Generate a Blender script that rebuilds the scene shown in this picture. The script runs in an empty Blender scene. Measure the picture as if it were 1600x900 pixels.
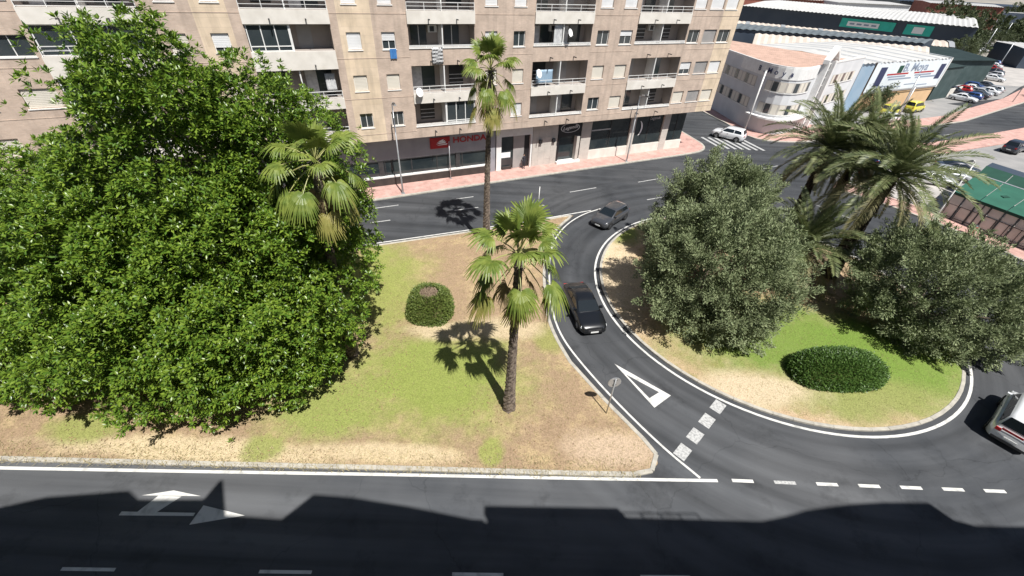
import bpy, bmesh, math, random
import numpy as np
from mathutils import Vector, Matrix
R = math.radians
rng = np.random.default_rng(7)
random.seed(7)
S = bpy.context.scene
C = S.collection

# ------------------------------------------------------------------ camera
PITCH, ROLL = R(37.5), R(3.0)
fw = Vector((0, math.cos(PITCH), -math.sin(PITCH))); rt = Vector((1, 0, 0)); up = rt.cross(fw)
rt2 = rt * math.cos(ROLL) + up * math.sin(ROLL); up2 = up * math.cos(ROLL) - rt * math.sin(ROLL)
cam = bpy.data.cameras.new('camera'); cam.sensor_width = 36; cam.lens = 36 * 660 / 1600
cam.clip_end = 5000; cam.clip_start = 0.05
camo = bpy.data.objects.new('camera', cam); C.objects.link(camo)
camo.matrix_world = Matrix(((rt2.x, up2.x, -fw.x, 0), (rt2.y, up2.y, -fw.y, 0), (rt2.z, up2.z, -fw.z, 19), (0, 0, 0, 1)))
S.camera = camo
# ------------------------------------------------------------------ light
SUN_EL = R(61.0); SUN_H = Vector((0.505, -0.863, 0)).normalized()
W = bpy.data.worlds.new('World'); S.world = W; W.use_nodes = True
nt = W.node_tree; sky = nt.nodes.new('ShaderNodeTexSky'); sky.sky_type = 'NISHITA'; sky.sun_disc = False
sky.sun_elevation = SUN_EL; sky.sun_rotation = math.atan2(SUN_H.x, SUN_H.y)
bg = nt.nodes['Background']; bg.inputs[1].default_value = 0.05
nt.links.new(sky.outputs[0], bg.inputs[0])
sl = bpy.data.lights.new('sun', 'SUN'); sl.energy = 5.0; sl.angle = R(0.5); sl.color = (1, 0.975, 0.93)
so = bpy.data.objects.new('sun', sl); C.objects.link(so)
to_sun = SUN_H * math.cos(SUN_EL) + Vector((0, 0, math.sin(SUN_EL)))
so.rotation_euler = to_sun.to_track_quat('Z', 'Y').to_euler(); so.location = (20, -30, 60)
S.view_settings.view_transform = 'Standard'; S.view_settings.look = 'None'
S.view_settings.gamma = 1; S.view_settings.exposure = 0.45

# ------------------------------------------------------------------ materials
MATS = {}
def mat(name, c1, c2=None, rough=0.7, scale=3.0, detail=6, bump=0.0, bscale=None, metal=0.0, spec=0.5, transl=0.0,
        island=False, lo=0.35, hi=0.65, c3=None, scale3=0.25, coat=0.0):
    """two-tone noise material (world position), optional third large-scale tone, bump, translucency"""
    m = bpy.data.materials.new(name); m.use_nodes = True; MATS[name] = m
    n = m.node_tree.nodes; l = m.node_tree.links; b = n['Principled BSDF']
    b.inputs['Roughness'].default_value = rough; b.inputs['Metallic'].default_value = metal
    b.inputs['Specular IOR Level'].default_value = spec
    b.inputs['Coat Weight'].default_value = coat
    b.inputs['Base Color'].default_value = (*c1, 1)
    geo = n.new('ShaderNodeNewGeometry'); col = None
    if c2:
        mix = n.new('ShaderNodeMix'); mix.data_type = 'RGBA'
        mix.inputs[6].default_value = (*c1, 1); mix.inputs[7].default_value = (*c2, 1)
        if island:
            l.new(geo.outputs['Random Per Island'], mix.inputs[0])
        else:
            t = n.new('ShaderNodeTexNoise'); t.inputs['Scale'].default_value = scale; t.inputs['Detail'].default_value = detail
            l.new(geo.outputs['Position'], t.inputs['Vector'])
            mr = n.new('ShaderNodeMapRange'); mr.inputs[1].default_value = lo; mr.inputs[2].default_value = hi
            l.new(t.outputs['Fac'], mr.inputs[0]); l.new(mr.outputs[0], mix.inputs[0])
        col = mix.outputs[2]
    if c3:
        t = n.new('ShaderNodeTexNoise'); t.inputs['Scale'].default_value = scale3; t.inputs['Detail'].default_value = 4
        l.new(geo.outputs['Position'], t.inputs['Vector'])
        mr = n.new('ShaderNodeMapRange'); mr.inputs[1].default_value = .42; mr.inputs[2].default_value = .62
        l.new(t.outputs['Fac'], mr.inputs[0])
        mx = n.new('ShaderNodeMix'); mx.data_type = 'RGBA'; mx.inputs[7].default_value = (*c3, 1)
        l.new(mr.outputs[0], mx.inputs[0])
        if col: l.new(col, mx.inputs[6])
        else: mx.inputs[6].default_value = (*c1, 1)
        col = mx.outputs[2]
    if col: l.new(col, b.inputs['Base Color'])
    if bump:
        t = n.new('ShaderNodeTexNoise'); t.inputs['Scale'].default_value = bscale or scale * 4; t.inputs['Detail'].default_value = 5
        l.new(geo.outputs['Position'], t.inputs['Vector'])
        bp = n.new('ShaderNodeBump'); bp.inputs['Strength'].default_value = bump; bp.inputs['Distance'].default_value = .05
        l.new(t.outputs['Fac'], bp.inputs['Height']); l.new(bp.outputs[0], b.inputs['Normal'])
    if transl:
        out = n['Material Output']; tr = n.new('ShaderNodeBsdfTranslucent'); ms = n.new('ShaderNodeMixShader')
        ms.inputs[0].default_value = transl
        if col: l.new(col, tr.inputs[0])
        else: tr.inputs[0].default_value = (*c1, 1)
        l.new(b.outputs[0], ms.inputs[1]); l.new(tr.outputs[0], ms.inputs[2]); l.new(ms.outputs[0], out.inputs[0])
    return m

def brick_mat(name, c1, c2, mortar, bw, bh, msize, rot=True, rough=.85, bump=.3, c3=None):
    """brick coursing in the thing's own object space (x along, z up); rot=False: laid flat (x, y)"""
    m = bpy.data.materials.new(name); m.use_nodes = True; MATS[name] = m
    n = m.node_tree.nodes; l = m.node_tree.links; b = n['Principled BSDF']; b.inputs['Roughness'].default_value = rough
    tc = n.new('ShaderNodeTexCoord'); sp = n.new('ShaderNodeSeparateXYZ'); cb = n.new('ShaderNodeCombineXYZ')
    l.new(tc.outputs['Object'], sp.inputs[0]); l.new(sp.outputs[0], cb.inputs[0]); l.new(sp.outputs[2 if rot else 1], cb.inputs[1])
    br = n.new('ShaderNodeTexBrick'); br.inputs['Scale'].default_value = 1
    br.inputs['Brick Width'].default_value = bw; br.inputs['Row Height'].default_value = bh; br.inputs['Mortar Size'].default_value = msize
    br.inputs['Color1'].default_value = (*c1, 1); br.inputs['Color2'].default_value = (*c2, 1); br.inputs['Mortar'].default_value = (*mortar, 1)
    l.new(cb.outputs[0], br.inputs['Vector'])
    t = n.new('ShaderNodeTexNoise'); t.inputs['Scale'].default_value = .9; t.inputs['Detail'].default_value = 8; l.new(tc.outputs['Object'], t.inputs['Vector'])
    mr = n.new('ShaderNodeMapRange'); mr.inputs[1].default_value = .3; mr.inputs[2].default_value = .7; mr.inputs[3].default_value = .80; mr.inputs[4].default_value = 1.12
    l.new(t.outputs['Fac'], mr.inputs[0])
    mx = n.new('ShaderNodeMix'); mx.data_type = 'RGBA'; mx.blend_type = 'MULTIPLY'; mx.inputs[0].default_value = 1
    l.new(br.outputs['Color'], mx.inputs[6])
    smp = n.new('ShaderNodeMapping'); smp.inputs['Scale'].default_value = (2.2, 2.2, .16); l.new(tc.outputs['Object'], smp.inputs[0]); sn = n.new('ShaderNodeTexNoise'); sn.inputs['Scale'].default_value = 1; sn.inputs['Detail'].default_value = 7; l.new(smp.outputs[0], sn.inputs['Vector']); sr = n.new('ShaderNodeMapRange'); sr.inputs[1].default_value = .32; sr.inputs[2].default_value = .5; sr.inputs[3].default_value = .84; sr.inputs[4].default_value = 1; l.new(sn.outputs['Fac'], sr.inputs[0]); sm = n.new('ShaderNodeMath'); sm.operation = 'MULTIPLY'; l.new(sr.outputs[0], sm.inputs[0]); l.new(mr.outputs[0], sm.inputs[1]); l.new(sm.outputs[0], mx.inputs[7]); l.new(mx.outputs[2], b.inputs['Base Color'])
    bp = n.new('ShaderNodeBump'); bp.inputs['Strength'].default_value = bump; bp.inputs['Distance'].default_value = .02; bp.invert = True
    l.new(br.outputs['Fac'], bp.inputs['Height']); l.new(bp.outputs[0], b.inputs['Normal'])
    return m

def ground_mat(name, base, blobs, noise_cols):
    """dry lawn: base tone, patches of other tones at places given in metres, broken up by noise"""
    m = bpy.data.materials.new(name); m.use_nodes = True; MATS[name] = m
    n = m.node_tree.nodes; l = m.node_tree.links; b = n['Principled BSDF']; b.inputs['Roughness'].default_value = .95
    b.inputs['Specular IOR Level'].default_value = .1
    g = n.new('ShaderNodeNewGeometry')
    def noise(s, d=6, r=.6):
        t = n.new('ShaderNodeTexNoise'); t.inputs['Scale'].default_value = s; t.inputs['Detail'].default_value = d; t.inputs['Roughness'].default_value = r
        l.new(g.outputs['Position'], t.inputs['Vector']); return t.outputs['Fac']
    def rng_(v, a, bb, c=0., d=1.):
        mr = n.new('ShaderNodeMapRange'); mr.interpolation_type = 'SMOOTHSTEP'
        for i, q in enumerate((a, bb, c, d)): mr.inputs[i + 1].default_value = q
        l.new(v, mr.inputs[0]); return mr.outputs[0]
    def mixc(f, A, B):
        x = n.new('ShaderNodeMix'); x.data_type = 'RGBA'; l.new(f, x.inputs[0])
        for q, i in ((A, 6), (B, 7)):
            if isinstance(q, tuple): x.inputs[i].default_value = (*q, 1)
            else: l.new(q, x.inputs[i])
        return x.outputs[2]
    col = base
    fine = noise(1.6, 8, .75); mid = noise(.45, 5)
    for (c, s, lo, hi) in noise_cols:
        col = mixc(rng_(noise(s, 7, .7), lo, hi), col, c)
    for (c, cx, cy, rx, ry, soft) in blobs:
        vm = n.new('ShaderNodeVectorMath'); vm.operation = 'SUBTRACT'; l.new(g.outputs['Position'], vm.inputs[0]); vm.inputs[1].default_value = (cx, cy, 0)
        v2 = n.new('ShaderNodeVectorMath'); v2.operation = 'MULTIPLY'; l.new(vm.outputs[0], v2.inputs[0]); v2.inputs[1].default_value = (1 / rx, 1 / ry, 0)
        ln = n.new('ShaderNodeVectorMath'); ln.operation = 'LENGTH'; l.new(v2.outputs[0], ln.inputs[0])
        ad = n.new('ShaderNodeMath'); ad.operation = 'MULTIPLY_ADD'; l.new(mid, ad.inputs[0]); ad.inputs[1].default_value = 1.1; l.new(ln.outputs['Value'], ad.inputs[2])
        a2 = n.new('ShaderNodeMath'); a2.operation = 'MULTIPLY_ADD'; l.new(fine, a2.inputs[0]); a2.inputs[1].default_value = 1.0; l.new(ad.outputs[0], a2.inputs[2])
        col = mixc(rng_(a2.outputs[0], 2.05 - soft, 2.05 + soft, .92, 0.), col, c)
    # speckle of blades and soil
    sp = noise(14, 6, .8)
    x = n.new('ShaderNodeMix'); x.data_type = 'RGBA'; x.blend_type = 'MULTIPLY'; x.inputs[0].default_value = 1
    l.new(col, x.inputs[6]); l.new(rng_(sp, .3, .7, .68, 1.28), x.inputs[7])
    l.new(x.outputs[2], b.inputs['Base Color'])
    bp = n.new('ShaderNodeBump'); bp.inputs['Strength'].default_value = .8; bp.inputs['Distance'].default_value = .06
    l.new(noise(9, 8, .8), bp.inputs['Height']); l.new(bp.outputs[0], b.inputs['Normal'])
    return m

def asphalt_mat(name, a, b2, c, sc=1.):
    m = mat(name, a, b2, rough=.82, scale=.55, detail=9, bump=.25, bscale=60, lo=.3, hi=.7, c3=c, scale3=.07, spec=.10)
    n = m.node_tree.nodes; l = m.node_tree.links; bs = n['Principled BSDF']
    src = bs.inputs['Base Color'].links[0].from_socket
    g = n.new('ShaderNodeNewGeometry')
    mp = n.new('ShaderNodeMapping'); mp.inputs['Rotation'].default_value = (0, 0, 0.12); mp.inputs['Scale'].default_value = (.035, .9, 1)
    l.new(g.outputs['Position'], mp.inputs[0])
    t = n.new('ShaderNodeTexNoise'); t.inputs['Scale'].default_value = 1.3; t.inputs['Detail'].default_value = 6; l.new(mp.outputs[0], t.inputs['Vector'])
    f = n.new('ShaderNodeTexNoise'); f.inputs['Scale'].default_value = 45; f.inputs['Detail'].default_value = 3; l.new(g.outputs['Position'], f.inputs['Vector'])
    # cracks and sealed joints
    v = n.new('ShaderNodeTexVoronoi'); v.feature = 'DISTANCE_TO_EDGE'; v.inputs['Scale'].default_value = .13
    w = n.new('ShaderNodeTexNoise'); w.inputs['Scale'].default_value = .5; w.inputs['Detail'].default_value = 6; l.new(g.outputs['Position'], w.inputs['Vector'])
    vv = n.new('ShaderNodeVectorMath'); vv.operation = 'MULTIPLY_ADD'; l.new(w.outputs['Color'], vv.inputs[0]); vv.inputs[1].default_value = (2.2, 2.2, 0); l.new(g.outputs['Position'], vv.inputs[2])
    l.new(vv.outputs[0], v.inputs['Vector'])
    def mr(s, a, b, c, d):
        q = n.new('ShaderNodeMapRange')
        for i, z in enumerate((a, b, c, d)): q.inputs[i + 1].default_value = z
        l.new(s, q.inputs[0]); return q.outputs[0]
    sb = n.new('ShaderNodeVectorMath'); sb.operation = 'SUBTRACT'; l.new(g.outputs['Position'], sb.inputs[0]); sb.inputs[1].default_value = (18.8, 25.9, 0)
    sx = n.new('ShaderNodeSeparateXYZ'); l.new(sb.outputs[0], sx.inputs[0]); ln = n.new('ShaderNodeVectorMath'); ln.operation = 'LENGTH'; l.new(sb.outputs[0], ln.inputs[0])
    at = n.new('ShaderNodeMath'); at.operation = 'ARCTAN2'; l.new(sx.outputs[1], at.inputs[0]); l.new(sx.outputs[0], at.inputs[1])
    cbn = n.new('ShaderNodeCombineXYZ'); l.new(ln.outputs['Value'], cbn.inputs[0]); l.new(at.outputs[0], cbn.inputs[1])
    tp = n.new('ShaderNodeTexNoise'); tp.inputs['Scale'].default_value = 1.1; tp.inputs['Detail'].default_value = 5; l.new(cbn.outputs[0], tp.inputs['Vector'])
    fr = mr(ln.outputs['Value'], 19, 24, 0., 1.)
    stx = n.new('ShaderNodeMix'); l.new(fr, stx.inputs[0]); l.new(tp.outputs['Fac'], stx.inputs[2]); l.new(t.outputs['Fac'], stx.inputs[3])
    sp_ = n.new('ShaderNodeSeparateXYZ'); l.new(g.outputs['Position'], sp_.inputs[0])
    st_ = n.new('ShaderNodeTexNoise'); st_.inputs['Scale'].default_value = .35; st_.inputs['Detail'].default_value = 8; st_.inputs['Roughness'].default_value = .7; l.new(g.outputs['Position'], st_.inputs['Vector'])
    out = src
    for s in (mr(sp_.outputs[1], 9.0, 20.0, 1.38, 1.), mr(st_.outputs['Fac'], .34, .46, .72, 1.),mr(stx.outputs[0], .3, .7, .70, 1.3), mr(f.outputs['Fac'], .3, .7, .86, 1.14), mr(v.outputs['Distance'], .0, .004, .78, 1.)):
        x = n.new('ShaderNodeMix'); x.data_type = 'RGBA'; x.blend_type = 'MULTIPLY'; x.inputs[0].default_value = 1
        l.new(out, x.inputs[6]); l.new(s, x.inputs[7]); out = x.outputs[2]
    l.new(out, bs.inputs['Base Color'])
    return m

M = {}
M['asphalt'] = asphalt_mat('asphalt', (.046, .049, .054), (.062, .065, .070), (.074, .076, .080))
M['paint'] = mat('road_paint', (.62, .61, .58), (.30, .30, .29), .8, scale=2.2, lo=.5, hi=.8, detail=12)
M['wornpaint'] = mat('worn_road_paint', (.48, .48, .47), (.24, .24, .24), .8, scale=9, lo=.42, hi=.7, detail=10)
M['kerb'] = mat('kerb_concrete', (.46, .43, .37), (.34, .32, .28), .85, scale=2.5, bump=.3)
M['ground'] = mat('dusty_ground', (.27, .24, .20), (.36, .33, .29), .9, scale=.06, c3=(.20, .19, .17), scale3=.02)
M['lot'] = mat('concrete_lot', (.30, .29, .28), (.24, .235, .23), .85, scale=.4, bump=.1)
M['palelot'] = mat('pale_lot', (.46, .43, .40), (.36, .34, .32), .85, scale=.3)
M['pink'] = brick_mat('pink_paving', (.50, .30, .255), (.57, .35, .30), (.44, .27, .24), .4, .4, .012, rot=False, bump=.15)
M['brick'] = brick_mat('facade_brick', (.505, .385, .305), (.585, .455, .365), (.52, .43, .36), .25, .075, .012, bump=.15)
M['beige'] = brick_mat('beige_cladding', (.66, .53, .385), (.70, .565, .42), (.55, .44, .33), 1.2, .6, .008, bump=.1)
M['whitepanel'] = mat('cream_render', (.74, .70, .64), (.64, .60, .54), .85, scale=1.2, bump=.05)
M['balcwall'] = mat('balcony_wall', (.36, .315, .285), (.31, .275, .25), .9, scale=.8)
M['whitepaint'] = mat('white_paint', (.80, .80, .78), (.72, .71, .69), .5, scale=2)
M['stone'] = mat('pale_stone', (.55, .51, .46), (.47, .44, .40), .7, scale=1.5)
M['greymetal'] = mat('grey_fascia', (.36, .37, .40), (.30, .31, .34), .5, scale=.8, metal=.2)
M['galv'] = mat('galvanised', (.55, .56, .57), (.45, .46, .47), .45, scale=4, metal=.6)
M['darkmetal'] = mat('dark_metal', (.05, .05, .055), (.08, .08, .08), .5, scale=3, metal=.4)
M['black'] = mat('black_panel', (.015, .014, .016), (.025, .024, .026), .35, scale=2)
M['plinth'] = mat('dark_plinth', (.035, .03, .028), (.055, .045, .04), .6, scale=2)
M['glass'] = mat('window_glass', (.03, .04, .045), (.05, .06, .065), .06, scale=.5, spec=.9)
M['shopglass'] = mat('shop_glass', (.018, .026, .03), (.04, .05, .05), .05, scale=.35, spec=.8, lo=.45, hi=.6)
M['curtain'] = mat('curtain', (.62, .62, .62), (.45, .45, .46), .9, scale=3)
M['shutter'] = mat('cream_shutter', (.72, .67, .58), (.66, .62, .54), .6, scale=1)
M['shutterw'] = mat('white_shutter', (.78, .78, .78), (.7, .7, .7), .6, scale=1)
M['shutterg'] = mat('grey_shutter', (.36, .34, .33), (.30, .29, .28), .6, scale=1)
M['red'] = mat('sign_red', (.42, .02, .025), (.36, .015, .02), .45, scale=2)
M['white'] = mat('sign_white', (.85, .85, .85), None, .5)
M['navy'] = mat('sign_navy', (.03, .04, .10), None, .5)
M['blue'] = mat('blue_cloth', (.06, .22, .50), (.04, .16, .42), .9, scale=3)
M['bark'] = mat('bark', (.16, .12, .09), (.09, .07, .055), .95, scale=5, bump=.8)
M['palmbark'] = mat('palm_bark', (.20, .16, .125), (.08, .06, .05), .95, scale=7, bump=1, lo=.42, hi=.6)
M['datebark'] = mat('date_palm_bark', (.085, .06, .045), (.035, .026, .02), .95, scale=6, bump=1, lo=.4, hi=.6)
M['ficus'] = mat('ficus_leaf', (.066, .145, .017), (.205, .292, .034), .36, island=True, transl=.22, spec=.5)
M['olive'] = mat('olive_leaf', (.120, .158, .072), (.275, .310, .165), .6, island=True, transl=.12, spec=.3)
M['hedge'] = mat('hedge_leaf', (.045, .105, .017), (.105, .185, .034), .5, island=True, transl=.15)
M['hedgedry'] = mat('shrub_leaf', (.085, .135, .024), (.19, .23, .055), .55, island=True, transl=.2)
M['twig'] = mat('dry_twig', (.22, .16, .11), (.32, .24, .17), .9, island=True)
M['fan'] = mat('fan_palm_leaf', (.12, .18, .030), (.25, .30, .060), .45, scale=2.2, transl=.3)
M['fanold'] = mat('old_fan_leaf', (.24, .25, .06), (.34, .30, .09), .55, scale=2.2, transl=.3)
M['fandead'] = mat('dead_fan_leaf', (.26, .19, .11), (.36, .27, .16), .8, scale=3, transl=.15)
M['petiole'] = mat('petiole', (.30, .33, .10), (.36, .34, .14), .5, scale=3)
M['date'] = mat('date_palm_leaf', (.10, .135, .048), (.235, .255, .115), .5, scale=3, transl=.2)
M['dateold'] = mat('old_date_leaf', (.21, .20, .09), (.30, .27, .13), .6, scale=3, transl=.2)
M['tuft'] = mat('dry_tuft', (.40, .34, .18), (.28, .29, .11), .95, island=True, transl=.2, spec=.1)
M['straw'] = mat('straw', (.50, .42, .26), (.38, .33, .17), .95, island=True, transl=.2, spec=.1)
M['litter'] = mat('fallen_leaf', (.30, .20, .10), (.13, .085, .05), .9, island=True)
M['bushfar'] = mat('far_leaf', (.05, .075, .03), (.12, .14, .06), .6, island=True, transl=.1)
M['roofwhite'] = mat('white_sheet_roof', (.55, .54, .52), (.46, .455, .44), .6, scale=.3)
M['roofgrey'] = mat('grey_skylight', (.36, .37, .38), (.30, .31, .32), .5, scale=.5)
M['roofbeige'] = mat('beige_fibre_roof', (.60, .52, .44), (.50, .43, .37), .85, scale=.25)
M['terra'] = brick_mat('terracotta_roof', (.50, .33, .255), (.56, .37, .29), (.42, .28, .22), .35, .35, .02, rot=False, bump=.3)
M['navyroof'] = mat('slate_blue_roof', (.035, .05, .075), (.05, .065, .09), .5, scale=.2)
M['slate'] = mat('slate_sheet', (.10, .12, .13), (.14, .16, .17), .6, scale=.4)
M['netting'] = mat('green_netting', (.035, .06, .06), (.055, .085, .085), .8, scale=.6)
M['greenfab'] = mat('green_awning', (.02, .098, .064), (.027, .125, .082), .7, scale=.6, bump=.05)
M['greendark'] = mat('dark_green_awning', (.008, .05, .032), (.012, .065, .042), .7, scale=.6)
M['teal'] = mat('teal_sign', (.03, .42, .33), (.04, .50, .40), .5, scale=.5)
M['bluepanel'] = mat('blue_grey_panel', (.25, .36, .47), (.30, .40, .50), .5, scale=.4)
M['billb'] = mat('billboard_sheet', (.72, .77, .80), (.66, .72, .76), .5, scale=.4)
M['ochre'] = mat('ochre_wall', (.62, .42, .24), (.54, .36, .20), .9, scale=.4)
M['redbrown'] = mat('red_brown_wall', (.22, .075, .055), (.28, .10, .07), .9, scale=.3)
M['bluewall'] = mat('blue_grey_wall', (.24, .29, .38), (.28, .33, .42), .8, scale=.3)
M['rubber'] = mat('tyre_rubber', (.018, .018, .019), None, .8)
M['rim'] = mat('alloy', (.55, .56, .58), None, .3, metal=.9)
M['headlamp'] = mat('headlamp_lens', (.75, .78, .80), None, .1)
M['taillamp'] = mat('tail_lamp_lens', (.45, .015, .015), None, .15)
M['plate'] = mat('number_plate', (.8, .8, .78), None, .5)
M['carglass'] = mat('car_glass', (.012, .016, .018), None, .03, spec=1.)
M['skin'] = mat('skin', (.45, .27, .19), None, .6)
M['cloth'] = mat('dark_cloth', (.03, .03, .04), None, .9)
M['hair'] = mat('dark_hair', (.02, .015, .012), None, .7)
def paint(name, c): M[name] = mat(name, c, None, .28, spec=.5, coat=.8, metal=.15); return M[name]
for nm, c in (('car_black', (.010, .011, .013)), ('car_grey', (.055, .058, .065)), ('car_white', (.75, .76, .77)), ('car_silver', (.42, .43, .45)),
              ('car_red', (.38, .02, .02)), ('car_blue', (.03, .07, .22)), ('car_yellow', (.72, .66, .08)), ('car_dark', (.03, .035, .05))): paint(nm, c)
M['grassL'] = ground_mat('island_dry_lawn', (.33, .235, .150),
    [((.235, .285, .068), -4.0, 16.0, 4.9, 3.5, .5), ((.25, .29, .08), -9.5, 13.6, 3.0, 2.0, .5), ((.26, .29, .08), -10.5, 24.0, 4.0, 5.5, .5), ((.27, .27, .09), 2.5, 19.5, 1.0, 1.2, .4),
     ((.52, .42, .27), -4.2, 19.7, 2.2, .8, .4), ((.52, .42, .27), -.5, 20.3, 2.6, .9, .45), ((.58, .47, .30), -14.5, 10.75, 6.5, .65, .4), ((.55, .44, .28), -5.5, 11.1, 3.6, .5, .4),
     ((.28, .30, .09), -.6, 11.4, .6, .7, .35), ((.27, .29, .09), -20.5, 11.6, 1.8, .8, .4), ((.50, .38, .27), 5.3, 11.9, 2.2, 1.0, .5), ((.27, .29, .09), -11.5, 11.0, 1.0, .7, .4)],
    [((.44, .33, .19), .5, .46, .64), ((.285, .20, .125), 1.1, .52, .7)])
M['grassR'] = ground_mat('roundabout_lawn', (.46, .33, .21),
    [((.145, .23, .04), 18.5, 20.0, 7.5, 3.9, .55), ((.155, .24, .045), 24.5, 19.2, 4.5, 3.4, .5), ((.25, .27, .09), 20.0, 16.0, 5.0, 1.5, .5),
     ((.62, .50, .34), 8.2, 27.0, 1.8, 5.5, .4), ((.20, .25, .06), 9.8, 33.6, 1.4, 2.0, .5), ((.56, .45, .31), 14.2, 16.2, 3.2, 1.2, .5)],
    [((.53, .40, .27), .6, .45, .62), ((.30, .25, .11), .9, .5, .68)])

# ------------------------------------------------------------------ mesh helpers
def link(o, parent=None):
    C.objects.link(o)
    if parent is not None: o.parent = parent
    return o
def mk(name, verts, faces, m, parent=None, smooth=False, mi=None):
    me = bpy.data.meshes.new(name); me.from_pydata([tuple(v) for v in verts], [], [tuple(f) for f in faces])
    for q in (m if isinstance(m, (list, tuple)) else [m]): me.materials.append(q)
    if mi is not None: me.polygons.foreach_set('material_index', mi)
    if smooth: me.polygons.foreach_set('use_smooth', [True] * len(me.polygons))
    me.update()
    return link(bpy.data.objects.new(name, me), parent)
def mk_np(name, V, F, m, parent=None, smooth=False):
    """F: int array (n, k)"""
    k = F.shape[1]; me = bpy.data.meshes.new(name)
    me.vertices.add(len(V)); me.vertices.foreach_set('co', np.asarray(V, np.float32).ravel())
    me.loops.add(F.size); me.loops.foreach_set('vertex_index', F.astype(np.int32).ravel())
    me.polygons.add(len(F)); me.polygons.foreach_set('loop_start', np.arange(0, F.size, k, dtype=np.int32))
    me.polygons.foreach_set('loop_total', np.full(len(F), k, np.int32))
    me.materials.append(m); me.update(calc_edges=True)
    if smooth: me.polygons.foreach_set('use_smooth', np.ones(len(F), bool))
    return link(bpy.data.objects.new(name, me), parent)
class MB:
    def __init__(s): s.v = []; s.f = []
    def add(s, v, f): o = len(s.v); s.v += [tuple(q) for q in v]; s.f += [tuple(i + o for i in q) for q in f]; return s
    def box(s, x0, x1, y0, y1, z0, z1):
        return s.add([(x0, y0, z0), (x1, y0, z0), (x1, y1, z0), (x0, y1, z0), (x0, y0, z1), (x1, y0, z1), (x1, y1, z1), (x0, y1, z1)],
                     [(0, 3, 2, 1), (4, 5, 6, 7), (0, 1, 5, 4), (1, 2, 6, 5), (2, 3, 7, 6), (3, 0, 4, 7)])
    def prism(s, poly, z0, z1):
        n = len(poly); a = sum(poly[i][0] * poly[(i + 1) % n][1] - poly[(i + 1) % n][0] * poly[i][1] for i in range(n))
        if a < 0: poly = poly[::-1]
        return s.add([(*p, z0) for p in poly] + [(*p, z1) for p in poly],
                     [tuple(range(n))[::-1], tuple(range(n, 2 * n))] + [(i, (i + 1) % n, (i + 1) % n + n, i + n) for i in range(n)])
    def tube(s, pts, rad, n=8, cap=True):
        pts = [Vector(p) for p in pts]; rad = rad if isinstance(rad, (list, tuple)) else [rad] * len(pts)
        rings = []
        for i, p in enumerate(pts):
            t = (pts[min(i + 1, len(pts) - 1)] - pts[max(i - 1, 0)]).normalized()
            a = t.cross(Vector((0, 0, 1)) if abs(t.z) < .95 else Vector((1, 0, 0))).normalized(); b = t.cross(a)
            rings.append([p + (a * math.cos(2 * math.pi * k / n) + b * math.sin(2 * math.pi * k / n)) * rad[i] for k in range(n)])
        v = [q for r in rings for q in r]; f = []
        for i in range(len(pts) - 1):
            for k in range(n): f.append((i * n + k, i * n + (k + 1) % n, (i + 1) * n + (k + 1) % n, (i + 1) * n + k))
        if cap: f += [tuple(range(n))[::-1], tuple(range((len(pts) - 1) * n, len(pts) * n))]
        return s.add(v, f)
    def build(s, name, m, parent=None, smooth=False): return mk(name, s.v, s.f, m, parent, smooth)
def box(name, x0, x1, y0, y1, z0, z1, m, parent=None): return MB().box(x0, x1, y0, y1, z0, z1).build(name, m, parent)
def tag(o, label, cat, group=None):
    o['label'] = label; o['category'] = cat
    if group: o['group'] = group
    return o
def thing(name, label, cat, loc=(0, 0, 0), rz=0, group=None):
    o = bpy.data.objects.new(name, None); o.empty_display_size = .3; C.objects.link(o)
    o.location = loc; o.rotation_euler = (0, 0, rz); return tag(o, label, cat, group)
def struct(o): o['kind'] = 'structure'; return o
def copy_tree(o, parent=None):
    c = o.copy(); C.objects.link(c)
    if parent is not None: c.parent = parent
    for ch in list(o.children): copy_tree(ch, c)
    return c
def text_mesh(name, s, size, m, parent, loc, rot, shear=0, width=None, bold=0):
    cu = bpy.data.curves.new('lettering', 'FONT'); cu.body = s; cu.size = size; cu.shear = shear; cu.extrude = .012; cu.offset = bold
    cu.align_x = 'CENTER'; cu.align_y = 'CENTER'
    o = bpy.data.objects.new('tmp', cu); C.objects.link(o); bpy.context.view_layer.update()
    me = bpy.data.meshes.new_from_object(o.evaluated_get(bpy.context.evaluated_depsgraph_get()))
    bpy.data.objects.remove(o); me.materials.clear(); me.materials.append(m)
    q = link(bpy.data.objects.new(name, me), parent); q.location = loc; q.rotation_euler = rot
    if width:
        w = max(v.co.x for v in me.vertices) - min(v.co.x for v in me.vertices); q.scale = (width / w, 1, 1)
    return q
def sheet(name, poly, z, m, parent=None, sub=0):
    return mk(name, [(*p, z) for p in poly], [tuple(range(len(poly)))] if sum(poly[i][0] * poly[(i + 1) % len(poly)][1] - poly[(i + 1) % len(poly)][0] * poly[i][1] for i in range(len(poly))) > 0 else [tuple(range(len(poly)))[::-1]], m, parent)
def resample(pts, step):
    pts = [Vector((*p, 0)) for p in pts]; out = [pts[0]]; 
    d = [0]
    for i in range(1, len(pts)): d.append(d[-1] + (pts[i] - pts[i - 1]).length)
    n = max(1, round(d[-1] / step)); res = []
    j = 0
    for k in range(n + 1):
        t = d[-1] * k / n
        while j < len(pts) - 2 and d[j + 1] < t: j += 1
        u = (t - d[j]) / max(1e-9, d[j + 1] - d[j]); q = pts[j].lerp(pts[j + 1], min(1, max(0, u))); res.append((q.x, q.y))
    return res
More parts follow.
